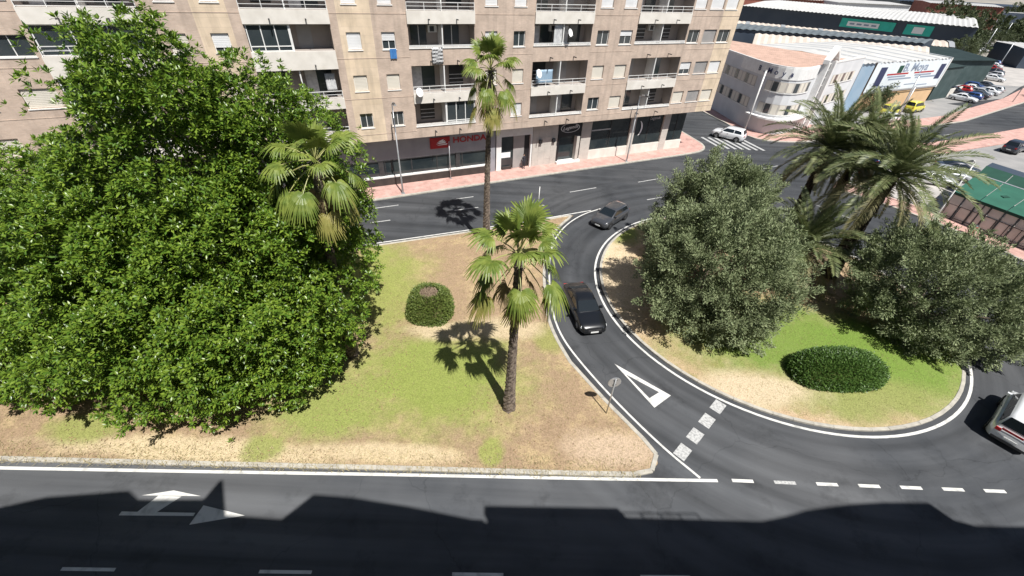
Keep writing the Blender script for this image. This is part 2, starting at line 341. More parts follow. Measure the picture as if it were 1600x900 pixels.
def strip(pts, w, z, closed=False):
    """flat ribbon of width w along pts"""
    P = [Vector((*p, 0)) for p in pts]; V = []; n = len(P)
    for i in range(n):
        a = P[(i - 1) % n] if closed else P[max(0, i - 1)]; b = P[(i + 1) % n] if closed else P[min(n - 1, i + 1)]
        t = (b - a).normalized(); q = Vector((-t.y, t.x, 0))
        V += [P[i] + q * w / 2, P[i] - q * w / 2]
    V = [(v.x, v.y, z) for v in V]; F = []
    for i in range(n if closed else n - 1):
        j = (i + 1) % n; F.append((2 * i, 2 * i + 1, 2 * j + 1, 2 * j))
    return V, F
def smooth_poly(pts, it=2, closed=False):
    for _ in range(it):
        n = len(pts); out = [] if closed else [pts[0]]
        for i in range(n if closed else n - 1):
            a, b = pts[i], pts[(i + 1) % n]
            out += [(a[0] * .75 + b[0] * .25, a[1] * .75 + b[1] * .25), (a[0] * .25 + b[0] * .75, a[1] * .25 + b[1] * .75)]
        if not closed: out.append(pts[-1])
        pts = out
    return pts
def kerb(pts, parent, w=.16, h=.13, step=1.0, z=0.004):
    P = resample(pts, step)
    for i in range(len(P) - 1):
        a = Vector((*P[i], 0)); b = Vector((*P[i + 1], 0)); t = (b - a); L = t.length; t.normalize(); q = Vector((-t.y, t.x, 0)) * w / 2
        g = t * .006; c = .02; a2 = a + g; b2 = b - g
        hh = h + random.uniform(-.006, .006); k = q * (1 - 2 * c / w)
        vs = [a2 + q, a2 - q, b2 - q, b2 + q]; v = [(p.x, p.y, z) for p in vs] + [(p.x, p.y, hh - c) for p in vs]
        vs = [a2 + k, a2 - k, b2 - k, b2 + k]; v += [(p.x, p.y, hh) for p in vs]
        mk('kerb_stone', v, [(8, 9, 10, 11)] + [(i, (i + 1) % 4, (i + 1) % 4 + 4, i + 4) for i in range(4)] + [(i + 4, (i + 1) % 4 + 4, (i + 1) % 4 + 8, i + 8) for i in range(4)], M['kerb'], parent)

# ------------------------------------------------------------------ setting: ground, roads, islands, pavements
gb = 3000
struct(sheet('ground', [(-gb, -gb), (gb, -gb), (gb, gb), (-gb, gb)], -.03, M['ground']))
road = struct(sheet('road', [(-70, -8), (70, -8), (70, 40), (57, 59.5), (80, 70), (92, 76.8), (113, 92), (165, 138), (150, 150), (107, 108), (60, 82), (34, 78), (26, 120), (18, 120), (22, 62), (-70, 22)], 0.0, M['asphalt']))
island_pts = [(-50, 9.05), (-23.1, 9.85), (-14.4, 10.1), (-5.6, 10.37), (3.5, 10.6), (6.3, 10.7), (7.1, 10.9), (7.5, 11.3), (7.55, 11.9), (7.2, 12.45), (6.6, 13.3), (5.6, 14.7), (4.7, 16.1),
              (3.7, 17.7), (3.0, 19.6), (2.6, 21.1), (2.4, 23.5), (2.4, 26.6), (2.6, 29.3), (3.0, 31.6), (3.7, 33.7), (4.7, 35.5), (5.5, 36.6), (4.5, 36.25), (1.5, 34.7), (-5.8, 31.7), (-12, 29.2), (-50, 13.3)]
isl = struct(MB().prism(island_pts, .004, .10).build('traffic_island', M['grassL']))
kerb(island_pts + [island_pts[0]], isl, w=.22)
RC = (18.8, 25.9)
def circ(r, n=96, a0=0, a1=360): return [(RC[0] + r * math.cos(R(a0 + (a1 - a0) * i / n)), RC[1] + r * math.sin(R(a0 + (a1 - a0) * i / n))) for i in range(n + (0 if a1 - a0 == 360 else 1))]
# gently domed lawn of the roundabout
V = [(RC[0], RC[1], .55)]; F = []
rr = [2, 4, 6, 8, 10, 11.4, 12.0]; n = 72
for r in rr:
    for k in range(n):
        a = 2 * math.pi * k / n; V.append((RC[0] + r * math.cos(a), RC[1] + r * math.sin(a), .10 + .45 * (1 - (r / 12.0) ** 2) + .0))
for k in range(n): F.append((0, 1 + k, 1 + (k + 1) % n))
for i in range(len(rr) - 1):
    for k in range(n): F.append((1 + i * n + k, 1 + (i + 1) * n + k, 1 + (i + 1) * n + (k + 1) % n, 1 + i * n + (k + 1) % n))
rb = struct(mk('roundabout_island', V, F, M['grassR'], smooth=True))
def dome(x, y): return .10 + .45 * max(0, 1 - ((x - RC[0]) ** 2 + (y - RC[1]) ** 2) / 144)
kp = circ(12.0); kerb(kp + [kp[0]], rb, w=.2)
# far pavement in front of the apartment block
FA = R(25.5); FD = Vector((math.cos(FA), math.sin(FA), 0)); FN = Vector((-math.sin(FA), math.cos(FA), 0)); FO = Vector((2.04, 47.16, 0))
def fac(s, d): q = FO + FD * s + FN * d; return (q.x, q.y)
kerb_far = [(-44, 22.7), (-15.3, 37.0), (-7.2, 41.1), (1.5, 45.45), (11.7, 50.5), (22.5, 55.8), (24.4, 57.0), (25.4, 58.4), (25.5, 60.2), (24.0, 66), (18, 92)]
kerb_far = kerb_far[:4] + smooth_poly(kerb_far[4:9], 2) + kerb_far[9:]
pv = struct(MB().prism(kerb_far + [(10, 92), fac(20, 14), fac(-52, 14), (-50, 30)], .004, .12).build('pavement', M['pink']))
kerb(kerb_far, pv, w=.28)
kerb_white = [(26.5, 99), (31.3, 78.4), (33.2, 70.6), (33.6, 65.8), (34.6, 63.8), (36.5, 62.9), (41.6, 63.2), (58, 70.6), (78.8, 80.3), (107, 99), (135, 121)]
kerb_white = kerb_white[:2] + smooth_poly(kerb_white[2:8], 2) + kerb_white[8:]
pv2 = struct(MB().prism(kerb_white + [(133, 124), (105, 101.8), (77.4, 83.3), (60, 75.2), (50, 72), (40, 75), (38, 99)], .004, .12).build('pavement', M['pink']))
kerb(kerb_white, pv2, w=.28, step=1.5)
arc = circ(27.0, 40, -14, 50)
arc2 = circ(29.6, 40, 50, -14)
pv3 = struct(MB().prism(arc + arc2, .004, .12).build('pavement', M['pink']))
kerb(arc, pv3, w=.25)
struct(sheet('terrace_floor', circ(29.6, 30, 50, -14) + [(50, 19), (60, 35), (53, 50), (44, 50)], .014, M['palelot']))
pv4 = struct(MB().prism([(56, 63.5), (76, 72.4), (90, 79.2), (110, 93.5), (113, 91), (92, 76), (78, 69.2), (60, 61.3)], .004, .12).build('pavement', M['pink']))
struct(sheet('parking_court', circ(29.6, 20, 50, -14)[::-1][::-1] + [(90, 19), (120, 60), (112, 92), (92, 76), (78, 69.2), (56, 59.5), (40, 53)], .008, M['lot']))

# ------------------------------------------------------------------ road markings (thin paint sheets, parts of the road)
def line(name, pts, w, m=None, z=.006, st=None):
    if st: pts = resample(pts, st)
    V, F = strip(pts, w, z); return mk(name, V, F, m or M['paint'], road)
V, F = strip(circ(12.42, 120), .15, .006, True); mk('edge_line', V, F, M['paint'], road)
line('edge_line', [(-50, 8.55), (-22.7, 9.45), (-14.2, 9.75), (-5.5, 10.08), (3.5, 10.38), (10.2, 10.63)], .15, st=2)
line('edge_line', smooth_poly([(9.4, 10.72), (7.95, 12.3), (5.95, 15.1), (4.25, 17.95), (3.35, 19.9), (2.9, 22), (2.78, 25), (2.9, 28.8), (3.3, 31.4), (4.1, 33.6), (5.1, 35.4), (6.6, 37.2), (8.4, 38.5)], 2), .12)
line('edge_line', [(-50, 12.9), (-12.05, 28.85), (-5.8, 31.35), (1.5, 34.35), (5.2, 36.2), (7.3, 37.7)][0:1] + [(-12.2, 29.65), (-5.9, 32.2), (1.4, 35.15), (4.6, 36.7), (7.4, 38.0)], .13, st=2)
for k in range(7):
    x = 10.9 + 2.02 * k; line('road_dash', [(x, 10.68 + .025 * k), (x + 1.02, 10.69 + .025 * k)], .16, M['wornpaint'] if k == 1 else None)
for k in range(-4, 6):
    x = -1.75 + 7.42 * k; line('road_dash', [(x, 6.28 + .034 * x), (x + 2.0, 6.28 + .034 * (x + 2))], .12)
# give-way blocks and triangle at the mouth of the slip road
a0, a1 = Vector((8.95, 12.05, 0)), Vector((11.75, 14.95, 0))
for k in range(4):
    c = a0.lerp(a1, k / 3); t = (a1 - a0).normalized() * .42; q = Vector((-t.y, t.x, 0)).normalized() * .3
    mk('give_way_block', [(p.x, p.y, .006) for p in (c - t - q, c + t - q, c + t + q, c - t + q)], [(0, 1, 2, 3)], M['wornpaint'], road)
mk('give_way_triangle', [(6.45, 17.75, .006), (8.15, 14.65, .006), (9.3, 15.55, .006), (7.0, 16.95, .006), (8.02, 15.28, .006), (8.68, 15.74, .006)],
   [(0, 1, 4, 3), (1, 2, 5, 4), (2, 0, 3, 5)], M['paint'], road)
# direction arrow (straight on and left)
mk('direction_arrow', [(-15.95, 7.72, .006), (-12.9, 7.85, .006), (-12.9, 7.98, .006), (-15.95, 7.88, .006), (-12.85, 7.5, .006), (-10.8, 7.98, .006), (-12.75, 8.3, .006),
                       (-15.3, 7.9, .006), (-14.5, 7.92, .006), (-13.9, 8.62, .006), (-14.9, 8.6, .006), (-15.6, 8.58, .006), (-13.1, 8.68, .006), (-14.4, 8.86, .006)],
   [(0, 1, 2, 3), (4, 5, 6), (7, 8, 9, 10), (11, 12, 13)], M['paint'], road)
for (a, b) in (((-13.0, 33.3), (-11.4, 33.95)), ((-5.9, 36.5), (-3.7, 37.4)), ((.6, 37.6), (2.8, 38.6)), ((-6.2, 38.9), (-4.4, 39.7)), ((5.6, 42.0), (8.6, 43.5)), ((13.6, 45.6), (16.2, 46.9)),
               ((13.6, 41.1), (16.6, 42.5)), ((-13.6, 36.0), (-11.4, 37.0)), ((20.5, 48.7), (23.2, 50.1)), ((33.3, 39.8), (34.8, 38.2)), ((31.8, 42.0), (33.0, 40.6)), ((30.0, 51.6), (33.0, 53.2)), ((47, 60.5), (50, 62)), ((57, 65.3), (60, 66.8)), ((68, 71), (71, 72.4))):
    line('road_dash', [a, b], .13, M['wornpaint'])
for k in range(7):
    x = 26.6 + .98 * k; y = 63.4 + .0 * k
    line('zebra_stripe', [(x, y), (x + 1.25, y - 4.6)], .42, M['wornpaint'])

# ------------------------------------------------------------------ apartment block across the road
apt = thing('apartment_block', 'long brick apartment block with balconies above ground-floor shops', 'building', FO, FA)
S0, S1, ZB, ZT = -50.0, 24.6, 5.1, 18.6
rows = [6.4, 9.55, 12.75, 15.95]          # window sills
wins = [(-39.2, 2.0), (-42.4, 1.2), (-29.95, 1.15), (-27.25, 1.15), (-17.8, 1.12), (-15.0, 1.12), (-5.7, 1.2), (-2.85, 1.2), (6.5, 1.42), (9.35, 1.52), (18.5, 1.6), (20.85, 1.9), (23.0, 1.75)]
stacks = [(-37.9, -31.6, -34.7), (-25.5, -19.45, -22.45), (-13.3, -7.33, -10.3), (-1.3, 5.1, 1.9), (10.6, 17.45, 14.0)]
holes = []
for s, w in wins:
    for z in rows: holes.append((s - w / 2, s + w / 2, z, z + 1.28))
brow = [(6.1, 8.25), (9.1, 11.4), (12.75, 14.6), (15.55, 17.75)]
for (a, b, m_) in stacks:
    for z0, z1 in brow: holes.append((a, b, z0, z1))
beige = [(-28.5, -26.3), (-18.83, -16.2), (22.0, 24.6)]
ss = sorted({S0, S1, *[h[0] for h in holes], *[h[1] for h in holes], *[x for q in beige for x in q]}); zs = sorted({ZB, ZT, *[h[2] for h in holes], *[h[3] for h in holes]})
VB, FB, MI = [], [], []
for i in range(len(ss) - 1):
    for j in range(len(zs) - 1):
        sc_, zc = (ss[i] + ss[i + 1]) / 2, (zs[j] + zs[j + 1]) / 2
        if any(h[0] < sc_ < h[1] and h[2] < zc < h[3] for h in holes): continue
        o = len(VB); VB += [(ss[i], 0, zs[j]), (ss[i + 1], 0, zs[j]), (ss[i + 1], 0, zs[j + 1]), (ss[i], 0, zs[j + 1])]; FB.append((o, o + 1, o + 2, o + 3))
        MI.append(1 if any(q[0] < sc_ < q[1] for q in beige) else 0)
for h in holes:   # reveals
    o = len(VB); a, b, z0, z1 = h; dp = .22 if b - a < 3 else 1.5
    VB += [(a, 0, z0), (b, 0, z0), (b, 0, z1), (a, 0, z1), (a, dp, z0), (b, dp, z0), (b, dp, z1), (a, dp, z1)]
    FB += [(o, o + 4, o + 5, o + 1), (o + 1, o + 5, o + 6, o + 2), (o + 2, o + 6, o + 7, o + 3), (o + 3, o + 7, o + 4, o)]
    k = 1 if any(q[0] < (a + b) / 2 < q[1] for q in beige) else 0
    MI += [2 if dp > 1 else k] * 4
# ends, top and soffit
o = len(VB); VB += [(S0, 0, ZB), (S1, 0, ZB), (S1, 13, ZB), (S0, 13, ZB), (S0, 0, ZT), (S1, 0, ZT), (S1, 13, ZT), (S0, 13, ZT)]
FB += [(o + 1, o + 2, o + 6, o + 5), (o + 3, o, o + 4, o + 7), (o + 2, o + 3, o + 7, o + 6), (o + 4, o + 5, o + 6, o + 7), (o, o + 3, o + 2, o + 1)]; MI += [1, 0, 0, 2, 3]
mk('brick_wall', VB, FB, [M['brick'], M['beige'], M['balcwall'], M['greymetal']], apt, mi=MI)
box('roof_parapet', S0, S1, .002, .25, ZT, ZT + .9, M['brick'], apt)
for z in (5.75, 8.9, 12.1, 15.3):         # shallow string-course joints between storeys
    prev = S0
    for (a, b, _) in stacks + [(S1, S1, 0)]:
        if a - prev > .5: box('string_course', prev + .02, a - .02, -.018, .03, z, z + .045, M['brick'], apt)
        prev = b
# windows
def shutter_slats(w, h0, h1, m, parent):
    b = MB(); k = max(2, int((h1 - h0) / .11))
    for i in range(k):
        z = h0 + (h1 - h0) * i / k; b.box(-w / 2 + .05, w / 2 - .05, .10, .125, z + .008, z + (h1 - h0) / k - .008)
    b.box(-w / 2 + .05, w / 2 - .05, .126, .14, h0, h1)
    return b.build('shutter', m, parent)
state = {}
for i in range(len(wins)):
    state[i, 3] = ('shutterw', 1.)
    for r in range(3): state[i, r] = ('shutter', 1.)
state.update({(0, 2): ('none', 0), (3, 2): ('shutterw', .75), (4, 2): ('shutterw', 1), (5, 2): ('shutterw', .5), (6, 2): ('shutterw', 1), (7, 2): ('none', 0), (8, 2): ('blueglass', 0), (9, 2): ('shutterw', .4),
              (10, 2): ('none', 0), (11, 2): ('shutterg', 1), (12, 2): ('none', 0), (10, 1): ('shutterw', .6), (11, 1): ('shutterg', 1), (12, 1): ('shutterw', 1), (4, 0): ('curt', 0), (5, 0): ('curt', 0),
              (7, 0): ('shutterw', 1), (8, 0): ('curt', 0), (11, 0): ('shutterg', 1), (0, 0): ('none', 0)})
for i, (s, w) in enumerate(wins):
    for r, z in enumerate(rows):
        f = MB(); t = .055; h = 1.28
        f.box(-w / 2, w / 2, .14, .20, 0, t); f.box(-w / 2, w / 2, .14, .20, h - t, h); f.box(-w / 2, -w / 2 + t, .14, .20, t, h - t); f.box(w / 2 - t, w / 2, .14, .20, t, h - t); f.box(-t / 2, t / 2, .145, .195, t, h - t)
        win = f.build('window', M['whitepaint'], apt); win.location = (s, 0, z)
        box('pane', -w / 2 + .02, w / 2 - .02, .165, .18, .02, h - .02, M['glass'], win)
        box('sill', -w / 2 - .06, w / 2 + .06, -.05, .14, -.07, -.003, M['whitepaint'], win)
        sh, fr = state[i, r]
        if sh.startswith('shutter'): shutter_slats(w, .03 + (h - .06) * (1 - fr), h - .03, M[sh], win)
        elif sh == 'curt': box('curtain', -w / 2 + .1, .05, .205, .215, .06, h - .06, M['curtain'], win); 
for nm, s, z in (('blue_towel', -14.75, 12.05),):
    b = MB(); nx = 10
    V = [(-.28 + .56 * i / nx, -.10 - .02 * math.sin(i * 1.7), zz) for zz in (0, .35, .75) for i in range(nx + 1)]
    F = [(j * (nx + 1) + i, j * (nx + 1) + i + 1, (j + 1) * (nx + 1) + i + 1, (j + 1) * (nx + 1) + i) for j in range(2) for i in range(nx)]
    o = mk(nm, V, F, M['blue']); o.location = fac(s, 0) + (z,); o.rotation_euler = (0, 0, FA)
    o.modifiers.new('thickness', 'SOLIDIFY').thickness = .015
    tag(o, 'bright blue towel hanging below a half-shuttered apartment window', 'towel')
# balconies
def railing(a, b, z0, z1, parent, y=-.06):
    f = MB(); f.box(a, b, y - .02, y + .02, z1 - .045, z1); f.box(a, b, y - .015, y + .015, z0 + .05, z0 + .085); f.box(a, b, y - .015, y + .015, (z0 + z1) / 2, (z0 + z1) / 2 + .03)
    k = max(2, round((b - a) / 1.5))
    for i in range(k + 1): x = a + .02 + (b - a - .04) * i / k; f.box(x - .02, x + .02, y - .0145, y + .0145, z0, z1 - .046)
    o = f.build('railing', M['whitepaint'], parent)
    return o
def interior(a, b, z0, z1, parent, kind):
    """rear wall of a balcony bay with its door and the things one sees there"""
    h = z1 - z0
    if kind % 3 == 1:
        ac = box('air_conditioner', b - .95, b - .15, 1.05, 1.36, z1 - .75, z1 - .2, M['whitepaint'], parent); box('fan_grille', b - .8, b - .4, 1.035, 1.049, z1 - .68, z1 - .28, M['darkmetal'], ac)
    if kind % 4 == 0:
        d = box('balcony_door', a + .5, a + 1.9, 1.40, 1.47, z0, z1 - .25, M['glass'], parent)
        box('frame', a + 1.17, a + 1.23, 1.37, 1.399, z0, z1 - .25, M['whitepaint'], d)
    elif kind % 4 == 1:
        box('balcony_door', a + .4, a + 1.5, 1.40, 1.47, z0, z1 - .2, M['shutterg'], parent)
    elif kind % 4 == 2:
        d = box('balcony_door', a + .8, a + 2.2, 1.40, 1.47, z0 + .3, z1 - .3, M['black'], parent)
        for q in range(3): box('frame', a + .8, a + 2.2, 1.37, 1.399, z0 + .5 + q * .35, z0 + .55 + q * .35, M['curtain'], d)
    else:
        box('balcony_door', b - 1.8, b - .5, 1.40, 1.47, z0, z1 - .25, M['glass'], parent)
        box('curtain', a + .3, a + 1.2, 1.36, 1.39, z0, z1 - .3, M['curtain'], parent)
for si, (a, b, dv) in enumerate(stacks):
    for r, (z0, z1) in enumerate(brow):
        e = bpy.data.objects.new('balcony', None); link(e, apt)
        panel = r in (1, 3) or si in (0, 1)
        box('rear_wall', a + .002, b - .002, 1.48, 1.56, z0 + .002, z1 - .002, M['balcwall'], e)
        box('divider', dv - .05, dv + .05, .03, 1.46, z0 + .002, z1 - .002, M['whitepaint'], e)
        zp0 = brow[r - 1][1] + .01 if r else 5.3
        if panel:
            if r or si < 2:
                box('parapet_panel', a - .04, b + .04, -.14, -.004, zp0, z0 + .0, M['whitepanel'], e)
            if not (si == 1 and r == 2):
                railing(a, b, z0 + .003, z0 + .62, e)
        else:
            box('parapet_cap', a - .05, b + .05, -.06, .06, z0 - .005, z0 + .06, M['whitepaint'], e)
            railing(a, b, z0 + .063, z0 + .26, e, y=.02)
        for k, (p, q) in enumerate(((a, dv - .05), (dv + .05, b))): interior(p, q, z0, z1, e, si * 3 + r * 5 + k * 2 + (r * k))
        for fx in (.3, .72):
            box('drain_spout', a + (b - a) * fx - .05, a + (b - a) * fx + .05, -.55, -.15 if panel and (r or si < 2) else -.005, (zp0 if r else 5.3) + .30, (zp0 if r else 5.3) + .38, M['darkmetal'], e)
        # enclosed bays
        enc = {(1, 2): [(a, dv)], (2, 0): [(dv, b)], (0, 2): [(a, b)], (0, 1): [(a, dv)]}.get((si, r), [])
        for (p, q) in enc:
            f = MB(); k = 3; t = .07; zb = z0 + .01
            f.box(p + .05, q - .05, .05, .12, zb, zb + t); f.box(p + .05, q - .05, .05, .12, z1 - t - .01, z1 - .01)
            f.box(p + .05, q - .05, .05, .12, zb + .32, zb + .39)
            for i in range(k + 1): x = p + .05 + (q - p - .1 - t) * i / k; f.box(x, x + t, .04, .13, zb + t, z1 - t - .01)
            w_ = f.build('enclosing_window', M['whitepaint'], e)
            box('pane', p + .06, q - .06, .08, .09, zb + .02, z1 - .03, M['glass'], w_)
# small odds and ends on balconies: dishes, laundry
def satellite_dish(s, z, r, lab):
    V = [(0, 0, 0)]; F = []; n = 20
    for j, q in enumerate((.4, .75, 1.)):
        for k in range(n): V.append((r * q * math.cos(2 * math.pi * k / n), -.18 * q * q * r * 2, r * q * math.sin(2 * math.pi * k / n)))
    F += [(0, 1 + (k + 1) % n, 1 + k) for k in range(n)]
    for j in range(2): F += [(1 + j * n + k, 1 + j * n + (k + 1) % n, 1 + (j + 1) * n + (k + 1) % n, 1 + (j + 1) * n + k) for k in range(n)]
    t = thing('satellite_dish', lab, 'satellite dish', fac(s, -.3) + (z,), FA + .5)
    d = mk('dish', V, F, M['white'], t, True); d.rotation_euler = (-.35, 0, 0); d.modifiers.new('thickness', 'SOLIDIFY').thickness = .02
    MB().tube([(0, .35, -.1), (0, .02, 0)], .03).build('arm', M['galv'], t); MB().tube([(0, -.05, -r), (0, -.5, -.1)], .015).build('feed_arm', M['galv'], t)
satellite_dish(-.75, 10.35, .42, 'white satellite dish on a balcony right of the tall palm')
satellite_dish(2.35, 13.85, .36, 'small white satellite dish beside a hanging curtain on upper balcony')
satellite_dish(-12.9, 9.25, .40, 'white satellite dish at left end of a balcony rail over the red sign')
def cloth_sheet(name, s, d, z0, z1, w, m, lab, cat):
    n = 14; V = []; F = []
    for j in range(7):
        for i in range(n + 1): V.append((-w / 2 + w * i / n, .04 * math.sin(i * 1.9 + j * .3), z1 - (z1 - z0) * j / 6))
    for j in range(6):
        for i in range(n): F.append((j * (n + 1) + i, (j + 1) * (n + 1) + i, (j + 1) * (n + 1) + i + 1, j * (n + 1) + i + 1))
    o = mk(name, V, F, m, smooth=True); o.location = fac(s, d) + (0,); o.rotation_euler = (0, 0, FA); o.modifiers.new('thickness', 'SOLIDIFY').thickness = .01
    return tag(o, lab, cat)
M['chequer'] = m_ = bpy.data.materials.new('chequered_cloth'); m_.use_nodes = True
_n = m_.node_tree.nodes; _c = _n.new('ShaderNodeTexChecker'); _c.inputs['Scale'].default_value = 7; _c.inputs[1].default_value = (.7, .7, .7, 1); _c.inputs[2].default_value = (.03, .03, .035, 1)
_t = _n.new('ShaderNodeTexCoord'); m_.node_tree.links.new(_t.outputs['Object'], _c.inputs[0]); m_.node_tree.links.new(_c.outputs[0], _n['Principled BSDF'].inputs['Base Color'])
cloth_sheet('hanging_cloth', -10.9, -.22, 11.5, 12.85, 1.0, m_, 'black and white chequered cloth draped over a brick balcony front', 'cloth')
cloth_sheet('hanging_curtain', 1.35, .12, 12.8, 14.55, .9, M['curtain'], 'white curtain hanging in the middle of an upper balcony', 'curtain')
cloth_sheet('blue_awning', .3, .3, 9.3, 10.6, 1.9, MATS['blue_grey_panel'], 'pale blue-green awning cloth inside a balcony beside the white dish', 'awning')
cloth_sheet('laundry', -20.2, .35, 9.6, 11.0, .8, M['curtain'], 'pale sheet drying in the balcony above the fan palm', 'laundry')

# ------------------------------------------------------------------ ground-floor shops (under the overhang)
D = 1.3
def shop(name, lab, s0, s1):
    t = thing(name, lab, 'shop', fac(0, 0) + (.12,), FA); return t
hs = shop('showroom', 'grey showroom front with red sign and long dark display window', -50, -4.6)
box('fascia', -50, -5.35, D, D + .4, 2.62, 4.975, M['greymetal'], hs)
box('soffit_strip', -50, -5.35, D + .02, D + .3, 2.5, 2.615, M['darkmetal'], hs)
box('display_window', -50, -5.35, D + .14, D + .18, .95, 2.5, M['shopglass'], hs)
for s in (-19.2, -16.6, -13.9, -11.2, -8.4): box('mullion', s - .04, s + .04, D + .08, D + .138, .95, 2.5, M['darkmetal'], hs)
for s in (-17.0, -8.9): box('pillar', s - .25, s + .25, D + .05, D + .139, .95, 2.5, M['darkmetal'], hs)
box('display_sill', -50, -5.35, D - .10, D + .12, .78, .95, M['whitepaint'], hs)
box('plinth', -50, -5.35, D - .12, D + .2, -.11, .779, M['plinth'], hs)
box('end_pillar', -5.35, -4.6, D - .05, D + .5, -.11, 4.975, M['greymetal'], hs)
sg = box('sign_panel', -11.85, -9.75, D - .12, D - .002, 3.3, 4.4, M['red'], hs)
for k, (x0, z0, x1, z1) in enumerate(((-11.2, 3.6, -10.1, 3.65), (-11.25, 3.75, -10.25, 3.85), (-11.15, 3.9, -10.35, 4.0), (-11.0, 4.02, -10.5, 4.12))):
    mk('wing_stroke', [(x0, D - .125, z0), (x1, D - .125, z0 + .02), (x1 + .1, D - .125, z1 + .1), (x0 + .35, D - .125, z1 + .02)], [(0, 1, 2, 3)], M['white'], sg)
text_mesh('lettering', 'HONDA', .82, M['red'], hs, (-7.55, D - .03, 3.95), (R(90), 0, 0), width=3.7, bold=.02)
en = shop('glazed_entrance', 'white framed glass entrance between the showroom and the grey wall', -4.6, .1)
box('lintel', -4.45, -.05, D - .02, D + .4, 3.75, 4.975, M['whitepaint'], en)
box('jamb', -4.45, -3.85, D - .02, D + .35, -.11, 3.75, M['whitepaint'], en); box('jamb', -.25, -.05, D - .02, D + .35, -.11, 3.75, M['whitepaint'], en)
box('pane', -3.85, -2.3, D + .3, D + .34, .3, 3.75, M['shopglass'], en); box('shutter', -2.3, -.95, D + .2, D + .26, -.11, 3.75, M['shutterg'], en); box('door', -.95, -.25, D + .3, D + .34, -.11, 3.75, M['black'], en)
box('notice', -3.8, -2.6, D + .28, D + .299, 1.3, 1.9, M['white'], en); box('planter', -3.7, -2.5, D + .02, D + .28, -.11, .3, M['plinth'], en)
wa = shop('stone_shopfront', 'pale stone shopfront with two dark wall lamps beside black doorway', .1, 3.2)
for k in range(4):
    for j in range(6): box('stone_panel', .0 + .8 * k + .005, .0 + .8 * (k + 1) - .005, D - .01 - .004 * ((k + j) % 2), D + .3, -.11 + j * .848, -.11 + (j + 1) * .848 - .01, M['stone'], wa)
for s in (.95, 2.65): box('wall_lamp', s - .18, s + .18, D - .25, D - .016, 2.65, 3.05, M['black'], wa)
dw = shop('bar_entrance', 'black bar doorway with white oval script sign above it', 3.2, 6.4)
box('surround', 3.22, 6.35, D + .0, D + .3, 3.1, 4.975, M['black'], dw); box('surround', 3.22, 3.5, D, D + .3, .25, 3.1, M['black'], dw); box('surround', 6.1, 6.35, D, D + .3, .25, 3.1, M['black'], dw)
box('door', 3.5, 6.1, D + .34, D + .4, .25, 3.1, M['shopglass'], dw); box('door_leaf', 5.7, 6.09, D - .3, D + .33, .26, 3.05, M['stone'], dw); box('step', 3.2, 6.4, D - .45, D + .33, -.11, .249, M['whitepaint'], dw)
V, F = [], []; n = 40
for k in range(n):
    for q in (1., .93): V.append((4.78 + 1.25 * q * math.cos(2 * math.pi * k / n), D - .01, 4.05 + .52 * q * math.sin(2 * math.pi * k / n)))
F = [(2 * k, 2 * k + 1, 2 * ((k + 1) % n) + 1, 2 * ((k + 1) % n)) for k in range(n)]
ov = mk('sign_oval', V, F, M['white'], dw); ov.modifiers.new('t', 'SOLIDIFY').thickness = .012
text_mesh('lettering', 'Legends', .55, M['white'], dw, (4.78, D - .012, 4.08), (R(90), R(-6), 0), shear=.35, width=2.0)
bw = shop('bar_windows', 'dark bar windows with pale stone pillars and white base at building corner', 6.4, 23)
for s0, s1 in ((6.4, 7.75), (13.5, 14.2), (18.6, 19.6)):
    for j in range(6): box('stone_panel', s0, s1, D - .03 - .004 * (j % 2), D + .5, -.11 + j * .848, -.11 + (j + 1) * .848 - .01, M['stone'], bw)
for s0, s1 in ((7.76, 13.49), (14.21, 18.59), (19.61, 22.3)):
    g = box('window', s0, s1, D + .2, D + .24, 1.1, 4.975, M['shopglass'], bw); box('base', s0, s1, D - .02, D + .3, -.11, 1.1, M['whitepanel'], bw)
    box('frame', s0, s1, D + .14, D + .199, 1.1, 1.2, M['darkmetal'], g); box('frame', (s0 + s1) / 2 - .03, (s0 + s1) / 2 + .03, D + .14, D + .198, 1.2, 4.97, M['darkmetal'], g)
box('end_wall', 22.0, 22.3, D + .245, 12, -.11, 4.975, M['stone'], bw)
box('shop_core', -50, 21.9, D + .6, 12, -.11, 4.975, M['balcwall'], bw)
text_mesh('lettering', 'Legends', .5, M['curtain'], bw, (17.2, D + .13, 4.2), (R(90), 0, 0), shear=.35, width=1.6)
V, F = [], []
for k in range(15):
    a = R(-60 + 120 * k / 14); w_ = .16 * math.sin(math.pi * (k + .8) / 16)
    for q in (1 - w_, 1 + w_): V.append((14.6 + .75 * q * math.cos(a), D + .13, 3.1 + 1.0 * q * math.sin(a)))
F = [(2 * k, 2 * k + 1, 2 * k + 3, 2 * k + 2) for k in range(14)]
mk('window_emblem', V, F, M['white'], bw)
box('beam_sign', 7.9, 10.6, D + .1, D + .135, 3.35, 3.5, M['galv'], bw)
